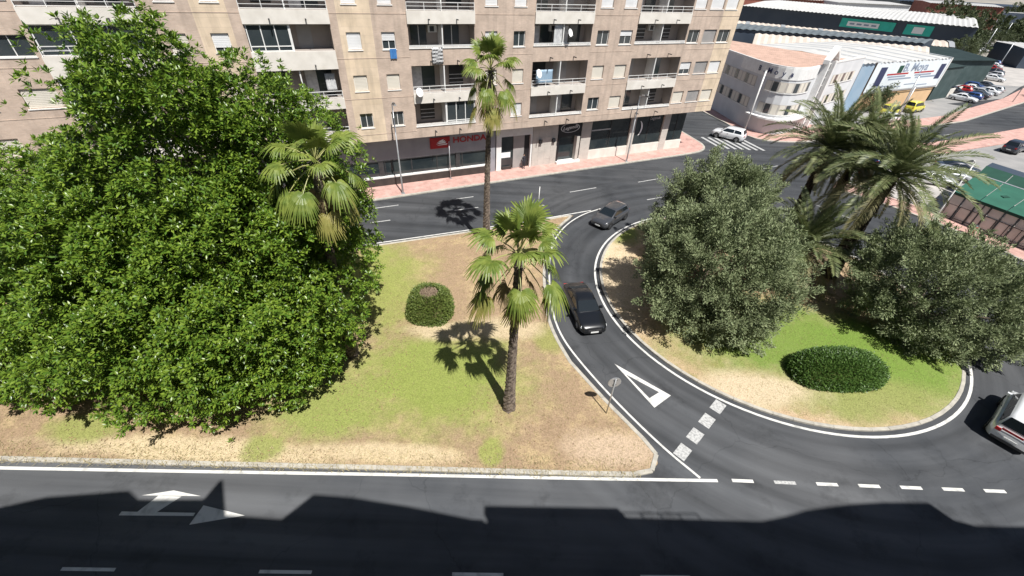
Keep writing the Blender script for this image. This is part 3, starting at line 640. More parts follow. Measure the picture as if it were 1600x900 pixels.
# ------------------------------------------------------------------ street furniture
def lamp_post(x, y, h, reach, az, lab, m='galv'):
    t = thing('street_lamp', lab, 'street lamp', (x, y, .12), az, 'street lamps')
    box('base_plate', -.18, .18, -.18, .18, 0, .04, M[m], t)
    MB().tube([(0, 0, .04), (0, 0, 1.2), (0, 0, h)], [.10, .08, .05]).build('pole', M[m], t, True)
    MB().tube([(0, 0, h - .05), (reach * .4, 0, h + .18), (reach, 0, h + .22)], [.045, .04, .035]).build('arm', M[m], t, True)
    b = MB(); b.add([(reach - .05, -.10, h + .16), (reach + .65, -.13, h + .17), (reach + .65, .13, h + .17), (reach - .05, .10, h + .16), (reach, -.07, h + .30), (reach + .55, -.08, h + .27), (reach + .55, .08, h + .27), (reach, .07, h + .30)],
                    [(0, 3, 2, 1), (4, 5, 6, 7), (0, 1, 5, 4), (1, 2, 6, 5), (2, 3, 7, 6), (3, 0, 4, 7)])
    hd = b.build('lamp_head', M['darkmetal'], t); box('lens', reach + .05, reach + .6, -.08, .08, h + .145, h + .158, M['headlamp'], hd)
lamp_post(-11.5, 39.35, 8.6, .9, FA - R(90), 'tall pale street lamp in front of the showroom')
lamp_post(13.35, 51.6, 7.6, .9, FA - R(90), 'tall street lamp in front of the dark bar windows')
lamp_post(42.7, 39.9, 5.9, .6, R(200), 'slender street lamp by the railing next to the green awning', 'whitepaint')
def pole(x, y, h, r, lab, m, z=.12):
    t = thing('post', lab, 'post', (x, y, z))
    MB().tube([(0, 0, 0), (0, 0, h)], r).build('pole', M[m], t, True); MB().tube([(0, 0, 0), (0, 0, .05)], r * 2.5).build('foot', M[m], t); MB().tube([(0, 0, h), (0, 0, h + .04)], r * 1.3).build('cap', M[m], t)
    return t
pole(-7.3, 43.6, 4.0, .05, 'thin grey pole standing before the showroom window', 'galv')
pole(9.2, 52.3, 2.3, .05, 'short dark post on pavement left of the bar windows', 'darkmetal')
pole(2.15, 37.9, 2.2, .035, 'white marker post at the road edge behind the near palm', 'whitepaint', .0)
# round traffic sign seen from behind
t = thing('traffic_sign', 'round traffic sign seen from behind on island beside the slip road', 'sign', (5.4, 14.05, .10), R(8))
MB().tube([(0, 0, 0), (0, 0, 2.75)], .035).build('pole', M['galv'], t, True)
V = []; n = 32
for y in (0.045, .075):
    for k in range(n): V.append((.34 * math.cos(2 * math.pi * k / n), y, 2.45 + .34 * math.sin(2 * math.pi * k / n)))
dsc = mk('disc', V, [tuple(range(n)), tuple(range(n, 2 * n))[::-1]] + [(k, k + n, (k + 1) % n + n, (k + 1) % n) for k in range(n)], M['galv'], t)
for z in (2.28, 2.6): box('bracket', -.12, .12, .036, .0445, z - .02, z + .02, M['darkmetal'], t)
mk('face', [(.30 * math.cos(2 * math.pi * k / n), .077, 2.45 + .30 * math.sin(2 * math.pi * k / n)) for k in range(n)], [tuple(range(n))[::-1]], MATS['blue_cloth'], t)

# ------------------------------------------------------------------ vegetation
def norm(a): return a / np.maximum(1e-9, np.linalg.norm(a, axis=-1, keepdims=True))
def rand_dirs(n): return norm(rng.normal(size=(n, 3)))
def leaves(name, P, Dr, L, Wd, m, parent, fold=True):
    """one leaf per row: base point P, axis Dr, length L, width Wd"""
    n = len(P); side = norm(np.cross(Dr, rand_dirs(n) * .45 + np.array([0, 0, 1.]))); nr = np.cross(side, Dr)
    L = np.asarray(L).reshape(-1, 1) * np.ones((n, 1)); Wd = np.asarray(Wd).reshape(-1, 1) * np.ones((n, 1))
    mid = P + Dr * L * .5
    if fold:
        V = np.stack([P, mid + side * Wd / 2 + nr * Wd * .12, mid - side * Wd / 2 + nr * Wd * .12, P + Dr * L - nr * L * .12, mid - nr * Wd * .06], 1).reshape(-1, 3)
        i = np.arange(n)[:, None] * 5
        F = np.concatenate([i + [0, 4, 1], i + [0, 2, 4], i + [1, 4, 3], i + [4, 2, 3]], 0)
    else:
        V = np.stack([P, mid + side * Wd / 2, P + Dr * L, mid - side * Wd / 2], 1).reshape(-1, 3)
        F = np.arange(n)[:, None] * 4 + np.arange(4)[None]
    o = mk_np(name, V, F, m, parent); o['kind'] = 'stuff'; return o
def lobe_points(lobes, n, shell=.12, inner=.8):
    """points with outward normals on the surface of a union of ellipsoids (x, y, z, rx, ry, rz)"""
    lo = np.array(lobes); ar = (lo[:, 3] * lo[:, 4] * lo[:, 5]) ** (2 / 3); k = rng.choice(len(lo), n * 3, p=ar / ar.sum())
    d = rand_dirs(n * 3); rad = 1 + np.clip(rng.normal(size=(n * 3, 1)), -1.6, 1.3) * shell * .5
    p = lo[k, :3] + d * lo[k, 3:] * rad; nr = norm(d / lo[k, 3:]); ok = np.ones(n * 3, bool)
    for j in range(len(lo)):
        q = np.linalg.norm((p - lo[j, :3]) / lo[j, 3:], axis=1); ok &= (q > inner) | (k == j)
    return p[ok][:n], nr[ok][:n]
def branches(name, base, tips, r0, m, parent, n=7, split=.45):
    b = MB(); base = Vector(base)
    top = base + Vector((0, 0, 1)) * max(.6, (sum(t[2] for t in tips) / len(tips) - base.z) * split)
    b.tube([base - Vector((0, 0, .1)), base.lerp(top, .5) + Vector((.05, -.04, 0)), top], [r0 * 1.25, r0, r0 * .85], 10)
    for tp in tips:
        tp = Vector(tp); mid = top.lerp(tp, .5) + Vector((random.uniform(-.4, .4), random.uniform(-.4, .4), .3))
        b.tube([top - Vector((0, 0, .15)), top.lerp(mid, .6), mid, tp], [r0 * .6, r0 * .45, r0 * .32, r0 * .1], n)
    return b.build(name, m, parent, True)

# --- the big broad-leaved tree on the island
ft = thing('ficus_tree', 'huge glossy broad-leaved tree filling the left of the traffic island', 'tree', (-15, 18, .1))
lob = [(-15.6, 18, 5.6, 6.8, 6.2, 4.9), (-15.0, 17.6, 11.2, 2.9, 3.0, 4.3), (-11.6, 19.6, 10.6, 2.5, 2.6, 3.2), (-19.6, 17.5, 8.0, 3.8, 3.5, 3.3), (-13.1, 14.6, 4.0, 3.0, 2.6, 3.1),
       (-17, 13.9, 4.0, 4.8, 2.7, 3.4), (-11.7, 17.3, 5.6, 1.8, 2.6, 3.4), (-24, 15.4, 3.9, 4.6, 3.4, 3.6), (-26, 19, 5.6, 4.6, 4, 3.6), (-13, 16.2, 8.2, 3.6, 3.1, 3.0), (-9.6, 20.6, 8.6, 1.3, 1.6, 2.2), (-17.4, 15.8, 8.2, 3.0, 2.8, 3.0), (-14.2, 17.2, 14.0, 1.8, 1.8, 2.4), (-9.7, 15.6, 5.2, .9, 1.0, 2.9), (-10.6, 14.6, 3.0, 1.2, 1.2, 1.8), (-8.9, 17.6, 8.2, .9, 1.1, 1.6), (-11.9, 19.8, 12.6, 1.7, 1.7, 2.0)]
lob = [(x + 15, y - 18, z, a, b, c) for x, y, z, a, b, c in lob]
cp, cn = lobe_points(lob, 3500, .42, .76)
fld = np.sin(1.55 * cp[:, 0] + .8 * cp[:, 2] + 1.) * np.sin(1.7 * cp[:, 1] - .6 * cp[:, 2]) + .8 * np.sin(1.9 * cp[:, 2] + .7 * cp[:, 0] + 2.)
keep = (cp[:, 2] > .9) & (fld < .72); cp, cn = cp[keep], cn[keep]
# rosettes of leaves on clumps
nr_ = 12; cr = rng.uniform(.35, .85, len(cp))
k = np.repeat(np.arange(len(cp)), nr_); dd = norm(cn[k] * .75 + rand_dirs(len(k)) + np.array([0, 0, .35]))
rp = cp[k] + dd * cr[k][:, None] * rng.uniform(.55, 1.05, (len(k), 1)); ax = norm(dd * .8 + cn[k] * .4 + np.array([0, -.1, .75]))
# twigs that stick out of the outline
ex = np.array([(.6, -.5, 17.2), (-.5, -.6, 16.6), (1.4, .2, 16.4), (3.9, 1.9, 14.9), (2.9, 1.2, 14.6), (5.3, 1.5, 13.6), (-4.4, -.8, 13.2), (-3.3, -1., 14.6), (6.8, 1.9, 11.4), (7.0, 1.4, 9.6), (6.2, -1.5, 7.2), (5.8, -2.6, 4.2), (5.4, -4.6, 2.0), (3.4, -6.2, 1.4), (.2, -6.6, 1.1), (1.6, -6.4, .9), (5.6, .2, 5.0), (6.6, 2.4, 11.4), (-1.4, .4, 16.2), (1.9, 1., 15.2)])
ex = ex + rng.normal(size=ex.shape) * .15
e2 = np.repeat(ex, 4, 0) + rng.normal(size=(len(ex) * 4, 3)) * .38
rp = np.concatenate([rp, e2]); ax = np.concatenate([ax, norm(rng.normal(size=e2.shape) * .4 + np.array([0, 0, 1.]))])
nl = 8; N = len(rp); kk = np.repeat(np.arange(N), nl)
u = norm(np.cross(ax, rand_dirs(N))); w = np.cross(ax, u); ph = np.tile(np.arange(nl) * 2.4, N) + np.repeat(rng.uniform(0, 6.3, N), nl)
tilt = np.tile(np.linspace(.35, 1.35, nl), N) + rng.normal(size=N * nl) * .12
dr = norm(ax[kk] * np.cos(tilt)[:, None] + (u[kk] * np.cos(ph)[:, None] + w[kk] * np.sin(ph)[:, None]) * np.sin(tilt)[:, None])
Ln = rng.uniform(.15, .26, N * nl)
leaves('crown', rp[kk] + dr * .03, dr, Ln, Ln * .42, M['ficus'], ft)
# leaves through the inside of the crown
la = np.array(lob); vol = la[:, 3] * la[:, 4] * la[:, 5]; ki = rng.choice(len(la), 100000, p=vol / vol.sum()); di = rand_dirs(100000)
pin = la[ki, :3] + di * la[ki, 3:] * rng.uniform(.2, .80, (100000, 1)) ** .55; okk = pin[:, 2] > .8
leaves('inner_foliage', pin[okk], norm(di[okk] + rand_dirs(okk.sum()) + np.array([0, 0, .3])), rng.uniform(.22, .36, okk.sum()), .12, M['ficus'], ft, False)
tips = [(x, y, z) for (x, y, z, a, b, c) in lob]
branches('trunk', (0, 0, 0), tips, .55, M['bark'], ft)

# --- fan palms
def fan_frond(elev, pet, rad, droop, m, segs=30):
    """fan leaf built at azimuth 0: stalk along +x raised by elev, blade of folded segments with hanging tips"""
    V, F, MI = [], [], []
    ce, se = math.cos(elev), math.sin(elev); ax = Vector((ce, 0, se)); side = Vector((0, 1, 0)); nrm = Vector((-se, 0, ce))
    P = [ax * (pet * t) + Vector((0, 0, -droop * .35 * pet * t * t)) for t in (0, .35, .7, 1)]
    b = MB().tube(P, [.035, .025, .02, .015], 5); V = list(b.v); F = list(b.f); MI = [1] * len(F)
    hub = P[-1]; ax = (P[-1] - P[-2]).normalized(); nrm = side.cross(ax) * -1
    if nrm.z < 0 and elev > 0: nrm = -nrm
    for k in range(segs):
        a = R(-118 + 236 * k / (segs - 1)) + random.uniform(-.02, .02); d = ax * math.cos(a) + side * math.sin(a); q = ax * -math.sin(a) + side * math.cos(a)
        L = rad * (.72 + .28 * math.cos(a * .75)) * random.uniform(.80, 1.10); ws = L * .078
        o = len(V); rows_ = 5
        for j in range(rows_):
            t = j / (rows_ - 1); wv = ws * (t * 1.9 if t < .5 else 1 - (t - .5) * 1.75) * .95 + .004
            c = hub + d * (L * t) + nrm * (.10 * L * math.sin(t * 2.2)) + Vector((0, 0, -droop * L * max(0, t - .35) ** 1.6 * 1.25))
            V += [tuple(c + q * wv + nrm * .0), tuple(c + nrm * -wv * .35), tuple(c - q * wv)]
        for j in range(rows_ - 1):
            for s_ in (0, 1): F.append((o + 3 * j + s_, o + 3 * j + s_ + 1, o + 3 * j + s_ + 4, o + 3 * j + s_ + 3)); MI.append(0)
    me = bpy.data.meshes.new('frond'); me.from_pydata([tuple(v) for v in V], [], F); me.materials.append(m); me.materials.append(M['petiole']); me.polygons.foreach_set('material_index', MI); me.update()
    return me
def ringed_trunk(h, r0, r1, m, parent, lean=(0, 0), rough=.06, n=12, step=.14):
    V, F = [], []; k = int(h / step)
    for i in range(k + 1):
        t = i / k; r = r0 * (1 - t) ** 3 * .5 + r1 + (r0 - r1) * .5 * (1 - t); z = h * t
        for j in range(n):
            rr_ = r * (1 + (rough if (i + j) % 2 else -rough) + random.uniform(-rough, rough) * .6)
            V.append((lean[0] * t * t + rr_ * math.cos(2 * math.pi * (j + .5 * (i % 2)) / n), lean[1] * t * t + rr_ * math.sin(2 * math.pi * (j + .5 * (i % 2)) / n), z))
    for i in range(k):
        for j in range(n): F.append((i * n + j, i * n + (j + 1) % n, (i + 1) * n + (j + 1) % n, (i + 1) * n + j))
    return mk('trunk', V, F, m, parent)
def place_fronds(t, meshes, top, spec):
    """spec: list of (mesh key, count, start azimuth, height offset)"""
    for key, cnt, az0, dz in spec:
        for k in range(cnt):
            me = meshes[key][k % len(meshes[key])]
            o = bpy.data.objects.new('frond', me); link(o, t); s = random.uniform(.8, 1.15)
            o.location = (top[0], top[1], top[2] + dz + random.uniform(-.08, .08)); o.rotation_euler = (random.uniform(-.22, .22), random.uniform(-.2, .2), az0 + 2 * math.pi * k / cnt + random.uniform(-.22, .22)); o.scale = (s, s, s)
def fan_set(rad, pet):
    r = random.uniform
    return {'up': [fan_frond(R(e), pet * .8, rad * 1.0, .2, M['fan']) for e in (80, 68, 58)], 'mid': [fan_frond(R(e), pet, rad, .75, M['fan']) for e in (48, 34, 20)],
            'low': [fan_frond(R(e), pet * 1.05, rad, 1.3, M['fan']) for e in (2, -14)], 'hang': [fan_frond(R(e), pet * 1.1, rad * .95, 1.3, M['fanold']) for e in (-36, -50, -60)],
            'dead': [fan_frond(R(e), pet * .6, rad * .8, 1.0, M['fandead']) for e in (-68, -76)]}
fan = fan_set(.95, 1.45)
def fan_palm(x, y, z, h, r0, r1, lab, lean=(0, 0), sc=1., spec=None, dead=4):
    t = thing('fan_palm', lab, 'palm tree', (x, y, z), random.uniform(0, 6), None)
    t.rotation_euler = (0, 0, 0); t['group'] = 'fan palms'
    ringed_trunk(h, r0, r1, M['palmbark'], t, lean, .10)
    top = (lean[0], lean[1], h)
    bt = MB()
    for k in range(26):       # stub bases of cut leaves under the crown
        a = k * 2.4; z0 = h - .75 + .03 * k; d = Vector((math.cos(a), math.sin(a), 0)); p = Vector((top[0], top[1], z0)) + d * r1 * .8
        bt.tube([p, p + d * .14 + Vector((0, 0, .16))], [.035, .02], 4)
    bt.build('leaf_bases', M['palmbark'], t)
    place_fronds(t, fan, top, spec or [('up', 6, .3, .15), ('mid', 8, 0, .05), ('low', 7, .35, -.05), ('hang', 5, .1, -.15), ('dead', dead, .6, -.35)])
    for o in t.children:
        if o.name.startswith('frond'): o.scale = [q * sc for q in o.scale]
fan_palm(.17, 14.05, .1, 9.7, .25, .17, 'sturdy fan palm on the near island beside the slip road', (.05, .1), 1.0, [('up', 7, .3, .2), ('mid', 8, 0, .05), ('low', 6, .35, -.05), ('hang', 5, .1, -.2), ('dead', 2, .6, -.35)], 2)
fan_palm(-2.35, 30.3, .1, 13.4, .26, .16, 'tallest slim fan palm in front of the brick apartment block', (.25, .0), .98, [('up', 6, .3, .1), ('mid', 8, 0, .0), ('low', 6, .35, -.15), ('hang', 4, .1, -.4), ('dead', 3, .6, -.6)], 3)
fan_palm(-9.3, 17.3, .1, 12.1, .28, .18, 'pale fan palm growing out of the big leafy tree', (1.0, -.7), .95)

# --- date palms on the roundabout
def date_frond(elev, L, droop, m, pairs=66):
    V, F = [], []; pts = []; p = Vector((0, 0, 0)); e = elev; n = 14
    for i in range(n + 1):
        pts.append(p.copy()); p = p + Vector((math.cos(e), 0, math.sin(e))) * (L / n); e -= droop * (.4 + 1.2 * i / n) / n
    b = MB().tube(pts, [.045 * (1 - .85 * i / n) for i in range(n + 1)], 4); V = list(b.v); F = list(b.f)
    for k in range(pairs):
        t = .12 + .88 * k / (pairs - 1); f = t * n; i = min(n - 1, int(f)); c = pts[i].lerp(pts[i + 1], f - i); tg = (pts[i + 1] - pts[i]).normalized()
        ll = (.50 * math.sin(math.pi * (.12 + .80 * t)) + .12) * L / 4.2; nz = Vector((0, 1, 0)).cross(tg) * -1
        for s_ in (-1, 1):
            d = (tg * .62 + Vector((0, s_, 0)) * .75 + nz * random.uniform(.12, .42)).normalized(); wv = tg * .033
            q = c + d * ll + Vector((0, 0, -.10 * ll)); mm = c + d * ll * .5; o = len(V); V += [tuple(c), tuple(mm + wv), tuple(q), tuple(mm - wv)]; F.append((o, o + 1, o + 2, o + 3))
    me = bpy.data.meshes.new('frond'); me.from_pydata([tuple(v) for v in V], [], F); me.materials.append(m); me.update(); return me
def date_set(L): return {'up': [date_frond(R(e), L * .85, .7, M['date']) for e in (80, 68)], 'mid': [date_frond(R(e), L, 1.15, M['date']) for e in (56, 44, 34)], 'low': [date_frond(R(e), L, 1.25, M['date']) for e in (20, 8)],
                         'hang': [date_frond(R(e), L * .9, 1.1, M['dateold']) for e in (-12, -28)]}
dset = date_set(4.6)
def date_palm(x, y, h, r, lab, sc=1., spec=None, lean=(0, 0)):
    t = thing('date_palm', lab, 'palm tree', (x, y, dome(x, y) - .05), 0, 'date palms on the roundabout')
    ringed_trunk(h, r * 1.15, r, M['datebark'], t, lean, .12, n=14, step=.16)
    place_fronds(t, dset, (lean[0], lean[1], h), spec or [('up', 9, .2, .2), ('mid', 22, 0, .1), ('low', 20, .2, 0), ('hang', 12, .1, -.2)])
    for o in t.children:
        if o.name.startswith('frond'): o.scale = [q * sc for q in o.scale]
date_palm(25.0, 28.0, 8.3, .36, 'thick-trunked date palm nearest the green awning on the roundabout', 1.12, None, (.5, .3))
date_palm(23.3, 32.6, 8.6, .28, 'left date palm of the rear pair on the roundabout', 1.02, None, (.2, 0))
date_palm(25.6, 32.4, 8.4, .28, 'right date palm of the rear pair on the roundabout', .98, None, (.2, .1))
date_palm(21.4, 27.4, 3.0, .30, 'short bushy date palm between the silvery trees on the roundabout', 1.02, [('up', 10, .2, .1), ('mid', 20, 0, .1), ('low', 20, .2, 0), ('hang', 14, .1, -.1)])

# --- silvery evergreen trees on the roundabout
def fine_tree(name, lab, x, y, lobes, nclump, per, m, r0, leaf=(.13, .22), group=None, cat='tree', trunk=True, clump=(.45, 1.3), z=None, wid=.34):
    z = dome(x, y) - .03 if z is None else z
    t = thing(name, lab, cat, (x, y, z), 0, group); lo = [(a - x, b - y, c, d, e, f) for a, b, c, d, e, f in lobes]
    cp, cn = lobe_points(lo, nclump, .4, .75); ok = cp[:, 2] > .35; cp, cn = cp[ok], cn[ok]; cr = rng.uniform(*clump, len(cp))
    k = np.repeat(np.arange(len(cp)), per)
    axc = norm(cn * .7 + rand_dirs(len(cp)) * .55 + np.array([0, 0, .55])); tt = rng.uniform(-.55, 1., (len(k), 1)); wd_ = (1.05 - .75 * np.maximum(tt, 0)) * .55
    off = rand_dirs(len(k)) * rng.random((len(k), 1)) ** .5
    p = cp[k] + (axc[k] * tt * 1.25 + off * wd_ + np.array([0, 0, -.22]) * np.maximum(tt, 0) ** 2) * cr[k][:, None]
    p[:, 2] = np.maximum(p[:, 2], .1)
    dr = norm(axc[k] * .8 + off * .9 + rand_dirs(len(k)) * .55); L = rng.uniform(*leaf, len(k))
    leaves('crown', p, dr, L, L * wid, m, t, fold=False)
    if trunk: branches('trunk', (0, 0, 0), [(a, b, c) for a, b, c, *_ in lo], r0, M['bark'], t, split=.35)
    return t
fine_tree('olive_tree', 'large silvery evergreen tree overhanging the slip road', 12.4, 22.6,
          [(12.6, 22.6, 3.9, 3.3, 3.0, 2.7), (10.9, 23.4, 4.3, 2.2, 2.2, 2.0), (14.9, 21.4, 3.1, 2.2, 2.2, 2.3), (12.3, 20.7, 2.4, 2.4, 1.7, 1.9), (13.4, 23.6, 5.7, 2.1, 2.1, 1.6), (15.4, 23.4, 4.4, 1.9, 2.0, 1.9), (10.6, 21.6, 2.6, 1.7, 1.7, 1.5), (14.2, 20.2, 2.0, 1.6, 1.3, 1.5), (11.8, 22.4, 5.3, 1.5, 1.5, 1.3)], 520, 260, M['olive'], .3, group='silvery trees on the roundabout')
fine_tree('olive_tree', 'silvery evergreen tree behind, nearest the crossing and white car', 14.6, 29.4,
          [(14.7, 29.6, 4.6, 2.6, 2.4, 2.6), (13.4, 29.2, 4.6, 1.8, 1.7, 1.8), (16.4, 29.8, 5.0, 1.9, 1.9, 2.0), (14.9, 29.2, 6.4, 1.7, 1.7, 1.4), (13.2, 30, 2.8, 1.8, 1.8, 1.6), (16.2, 29.4, 6.4, 1.2, 1.2, 1.0)], 380, 260, M['olive'], .25, group='silvery trees on the roundabout')
fine_tree('olive_tree', 'wide silvery evergreen tree at the right, overhanging the ring road', 26.6, 22.4,
          [(26.6, 22.4, 3.3, 3.1, 2.8, 2.6), (24.8, 23.2, 3.4, 1.9, 1.9, 2.1), (28.9, 21.8, 2.9, 2.4, 2.2, 2.3), (27.2, 20.5, 2.1, 2.4, 1.6, 1.8), (26.2, 23.8, 4.7, 2.0, 1.8, 1.5), (30.6, 20.8, 2.3, 1.8, 1.7, 1.7), (28.8, 23.6, 4.1, 2.0, 1.9, 1.7), (29.4, 19.6, 1.6, 1.5, 1.2, 1.3)], 520, 260, M['olive'], .3, group='silvery trees on the roundabout')
# clipped hedges
def hedge(name, lab, x, y, z, rx, ry, h, m, n, leaf, hollow=False, rz=0):
    t = thing(name, lab, 'shrub', (x, y, z), rz)
    d = rand_dirs(n); d[:, 2] = np.abs(d[:, 2]); p_ = 2.6
    s = (np.abs(d[:, 0]) ** p_ + np.abs(d[:, 1]) ** p_ + np.abs(d[:, 2]) ** p_) ** (-1 / p_); d2 = d * s[:, None]
    p = d2 * np.array([rx, ry, h]) * (1 + rng.normal(size=(n, 1)) * .035 - .22 * rng.random((n, 1)) ** 2.5)
    if hollow:
        rr_ = np.hypot(p[:, 0] / rx, p[:, 1] / ry); ok = ~((rr_ < .42) & (p[:, 2] > h * .7)); p, d2 = p[ok], d2[ok]
    p[:, 2] = np.maximum(p[:, 2], .03)
    dr = norm(d2 * .8 + rand_dirs(len(p)) * .9 + np.array([0, 0, .3])); L = rng.uniform(*leaf, len(p))
    leaves('foliage', p - dr * L[:, None] * .5, dr, L, L * .5, m, t, fold=False)
    b = MB()
    for k in range(60 if hollow else 14):
        a = random.uniform(0, 6.28); q = random.random() ** .5 * .8
        b.tube([(rx * .15 * math.cos(a), ry * .15 * math.sin(a), 0), (rx * q * math.cos(a), ry * q * math.sin(a), h * random.uniform(.68, .84) if hollow else h * .6)], [.03, .012], 4)
    b.build('stems', M['twig'], t)
    if hollow:
        n2 = 2600; a = rng.uniform(0, 6.28, n2); q = np.sqrt(rng.random(n2)) * .42
        P = np.stack([rx * q * np.cos(a), ry * q * np.sin(a), h * rng.uniform(.70, .85, n2)], 1); leaves('dry_twigs', P, norm(rand_dirs(n2) + np.array([0, 0, .4])), .16, .03, M['twig'], t, False)
hedge('clipped_hedge', 'dark green oval clipped hedge on the roundabout lawn', 19.5, 17.55, dome(19.5, 17.5) - .02, 2.75, 1.35, 1.6, M['hedge'], 34000, (.08, .14), rz=R(4))
hedge('round_shrub', 'round clipped shrub with a bare brown top on the island', -5.4, 21.5, .1, 1.5, 1.45, 1.95, M['hedgedry'], 20000, (.08, .15), True)
# dry grass tufts scattered over both lawns
def inside(px, py, poly):
    c = np.zeros(len(px), bool); n = len(poly); j = n - 1
    for i in range(n):
        xi, yi = poly[i]; xj, yj = poly[j]; c ^= ((yi > py) != (yj > py)) & (px < (xj - xi) * (py - yi) / (yj - yi + 1e-12) + xi); j = i
    return c
nt_ = 26000; px = rng.uniform(-28, 7.5, nt_); py = rng.uniform(10, 36, nt_); ok = inside(px, py, [(x * .985 + .1, y * .995 + .1) for x, y in island_pts]); px, py = px[ok], py[ok]
a = rng.uniform(0, 6.28, 9000); q = 11.7 * np.sqrt(rng.random(9000)); qx, qy = RC[0] + q * np.cos(a), RC[1] + q * np.sin(a)
P = np.concatenate([np.stack([px, py, np.full(len(px), .09)], 1), np.stack([qx, qy, .09 + .45 * (1 - q * q / 144)], 1)]); P = np.repeat(P, 3, 0) + rng.normal(size=(len(P) * 3, 3)) * np.array([.06, .06, 0])
ka = rng.uniform(-26, 6.5, 3600); kb = 10.25 + .027 * ka + rng.random(3600) ** 1.6 * 1.0 - .02
leaves('verge_grass', np.stack([ka, kb + .05, np.full(3600, .09)], 1), norm(rand_dirs(3600) * .8 + np.array([0, 0, .8])), rng.uniform(.12, .32, 3600), .02, M['straw'], None, False)
C.objects['verge_grass']['label'] = 'blond dry grass along the near kerb of the island'; C.objects['verge_grass']['category'] = 'grass'
leaves('dry_grass', P, norm(rand_dirs(len(P)) * .7 + np.array([0, 0, .9])), rng.uniform(.04, .12, len(P)), .018, M['tuft'], None, False)
a = rng.uniform(0, 6.28, 2600); q = rng.random(2600) ** .5 * 9.0; fx, fy = -14.5 + q * np.cos(a), 17 + q * np.sin(a)
gx, gy = rng.normal(size=260) * 1.6 + .2, rng.normal(size=260) * 1.6 + 14; fx, fy = np.concatenate([fx, gx]), np.concatenate([fy, gy]); ok = inside(fx, fy, island_pts)
P = np.stack([fx[ok], fy[ok], rng.uniform(.105, .13, ok.sum())], 1); hz = norm(rand_dirs(len(P)) * np.array([1, 1, .12]))
lf = leaves('fallen_leaves', P, hz, rng.uniform(.06, .15, len(P)), .05, M['litter'], None, False); lf['label'] = 'dry fallen leaves scattered on the island lawn'; lf['category'] = 'leaves'
C.objects['dry_grass']['label'] = 'short dry grass tufts over the island and roundabout lawns'; C.objects['dry_grass']['category'] = 'grass'

# ------------------------------------------------------------------ vehicles
def lerp_tab(tab, x):
    for i in range(len(tab) - 1):
        if x <= tab[i + 1][0]:
            t = (x - tab[i][0]) / (tab[i + 1][0] - tab[i][0]); t = max(0, min(1, t)); t = t * t * (3 - 2 * t) * .5 + t * .5
            return tab[i][1] + (tab[i + 1][1] - tab[i][1]) * t
    return tab[-1][1]
CAR = {   # length, width, belt profile (x from tail 0 to nose 1), cabin (tail base, roof rear, roof front, screen base), roof height, wheel radius
    'saloon': dict(L=4.75, W=1.84, belt=[(0, .78), (.03, .92), (.18, 1.0), (.4, .97), (.68, .96), (.75, .95), (.93, .80), (.985, .66), (1, .5)], cab=(.10, .30, .55, .735), roof=1.44, wr=.33, gc=.2),
    'hatch': dict(L=4.25, W=1.80, belt=[(0, .75), (.025, .95), (.1, 1.0), (.4, .98), (.70, .97), (.76, .96), (.93, .82), (.985, .68), (1, .5)], cab=(.025, .13, .56, .765), roof=1.48, wr=.32, gc=.2),
    'suv': dict(L=4.55, W=1.88, belt=[(0, .8), (.02, 1.08), (.1, 1.12), (.4, 1.1), (.72, 1.08), (.76, 1.07), (.94, .98), (.985, .8), (1, .55)], cab=(.02, .09, .58, .76), roof=1.70, wr=.37, gc=.25),
    'van': dict(L=4.45, W=1.86, belt=[(0, .8), (.015, 1.08), (.1, 1.1), (.4, 1.08), (.78, 1.05), (.82, 1.04), (.95, .9), (.985, .75), (1, .5)], cab=(.015, .05, .66, .83), roof=1.84, wr=.33, gc=.22)}
def wheel_mesh(r, w):
    b = MB(); n = 24; prof = [(r * .62, -w / 2), (r * .93, -w / 2), (r, -w * .32), (r, w * .32), (r * .93, w / 2), (r * .62, w / 2)]; V, F = [], []
    for k in range(n):
        a = 2 * math.pi * k / n
        for q, y in prof: V.append((q * math.cos(a), y, q * math.sin(a)))
    m_ = len(prof)
    for k in range(n):
        for i in range(m_ - 1): F.append((k * m_ + i, ((k + 1) % n) * m_ + i, ((k + 1) % n) * m_ + i + 1, k * m_ + i + 1))
    return V, F
PROTO = {}
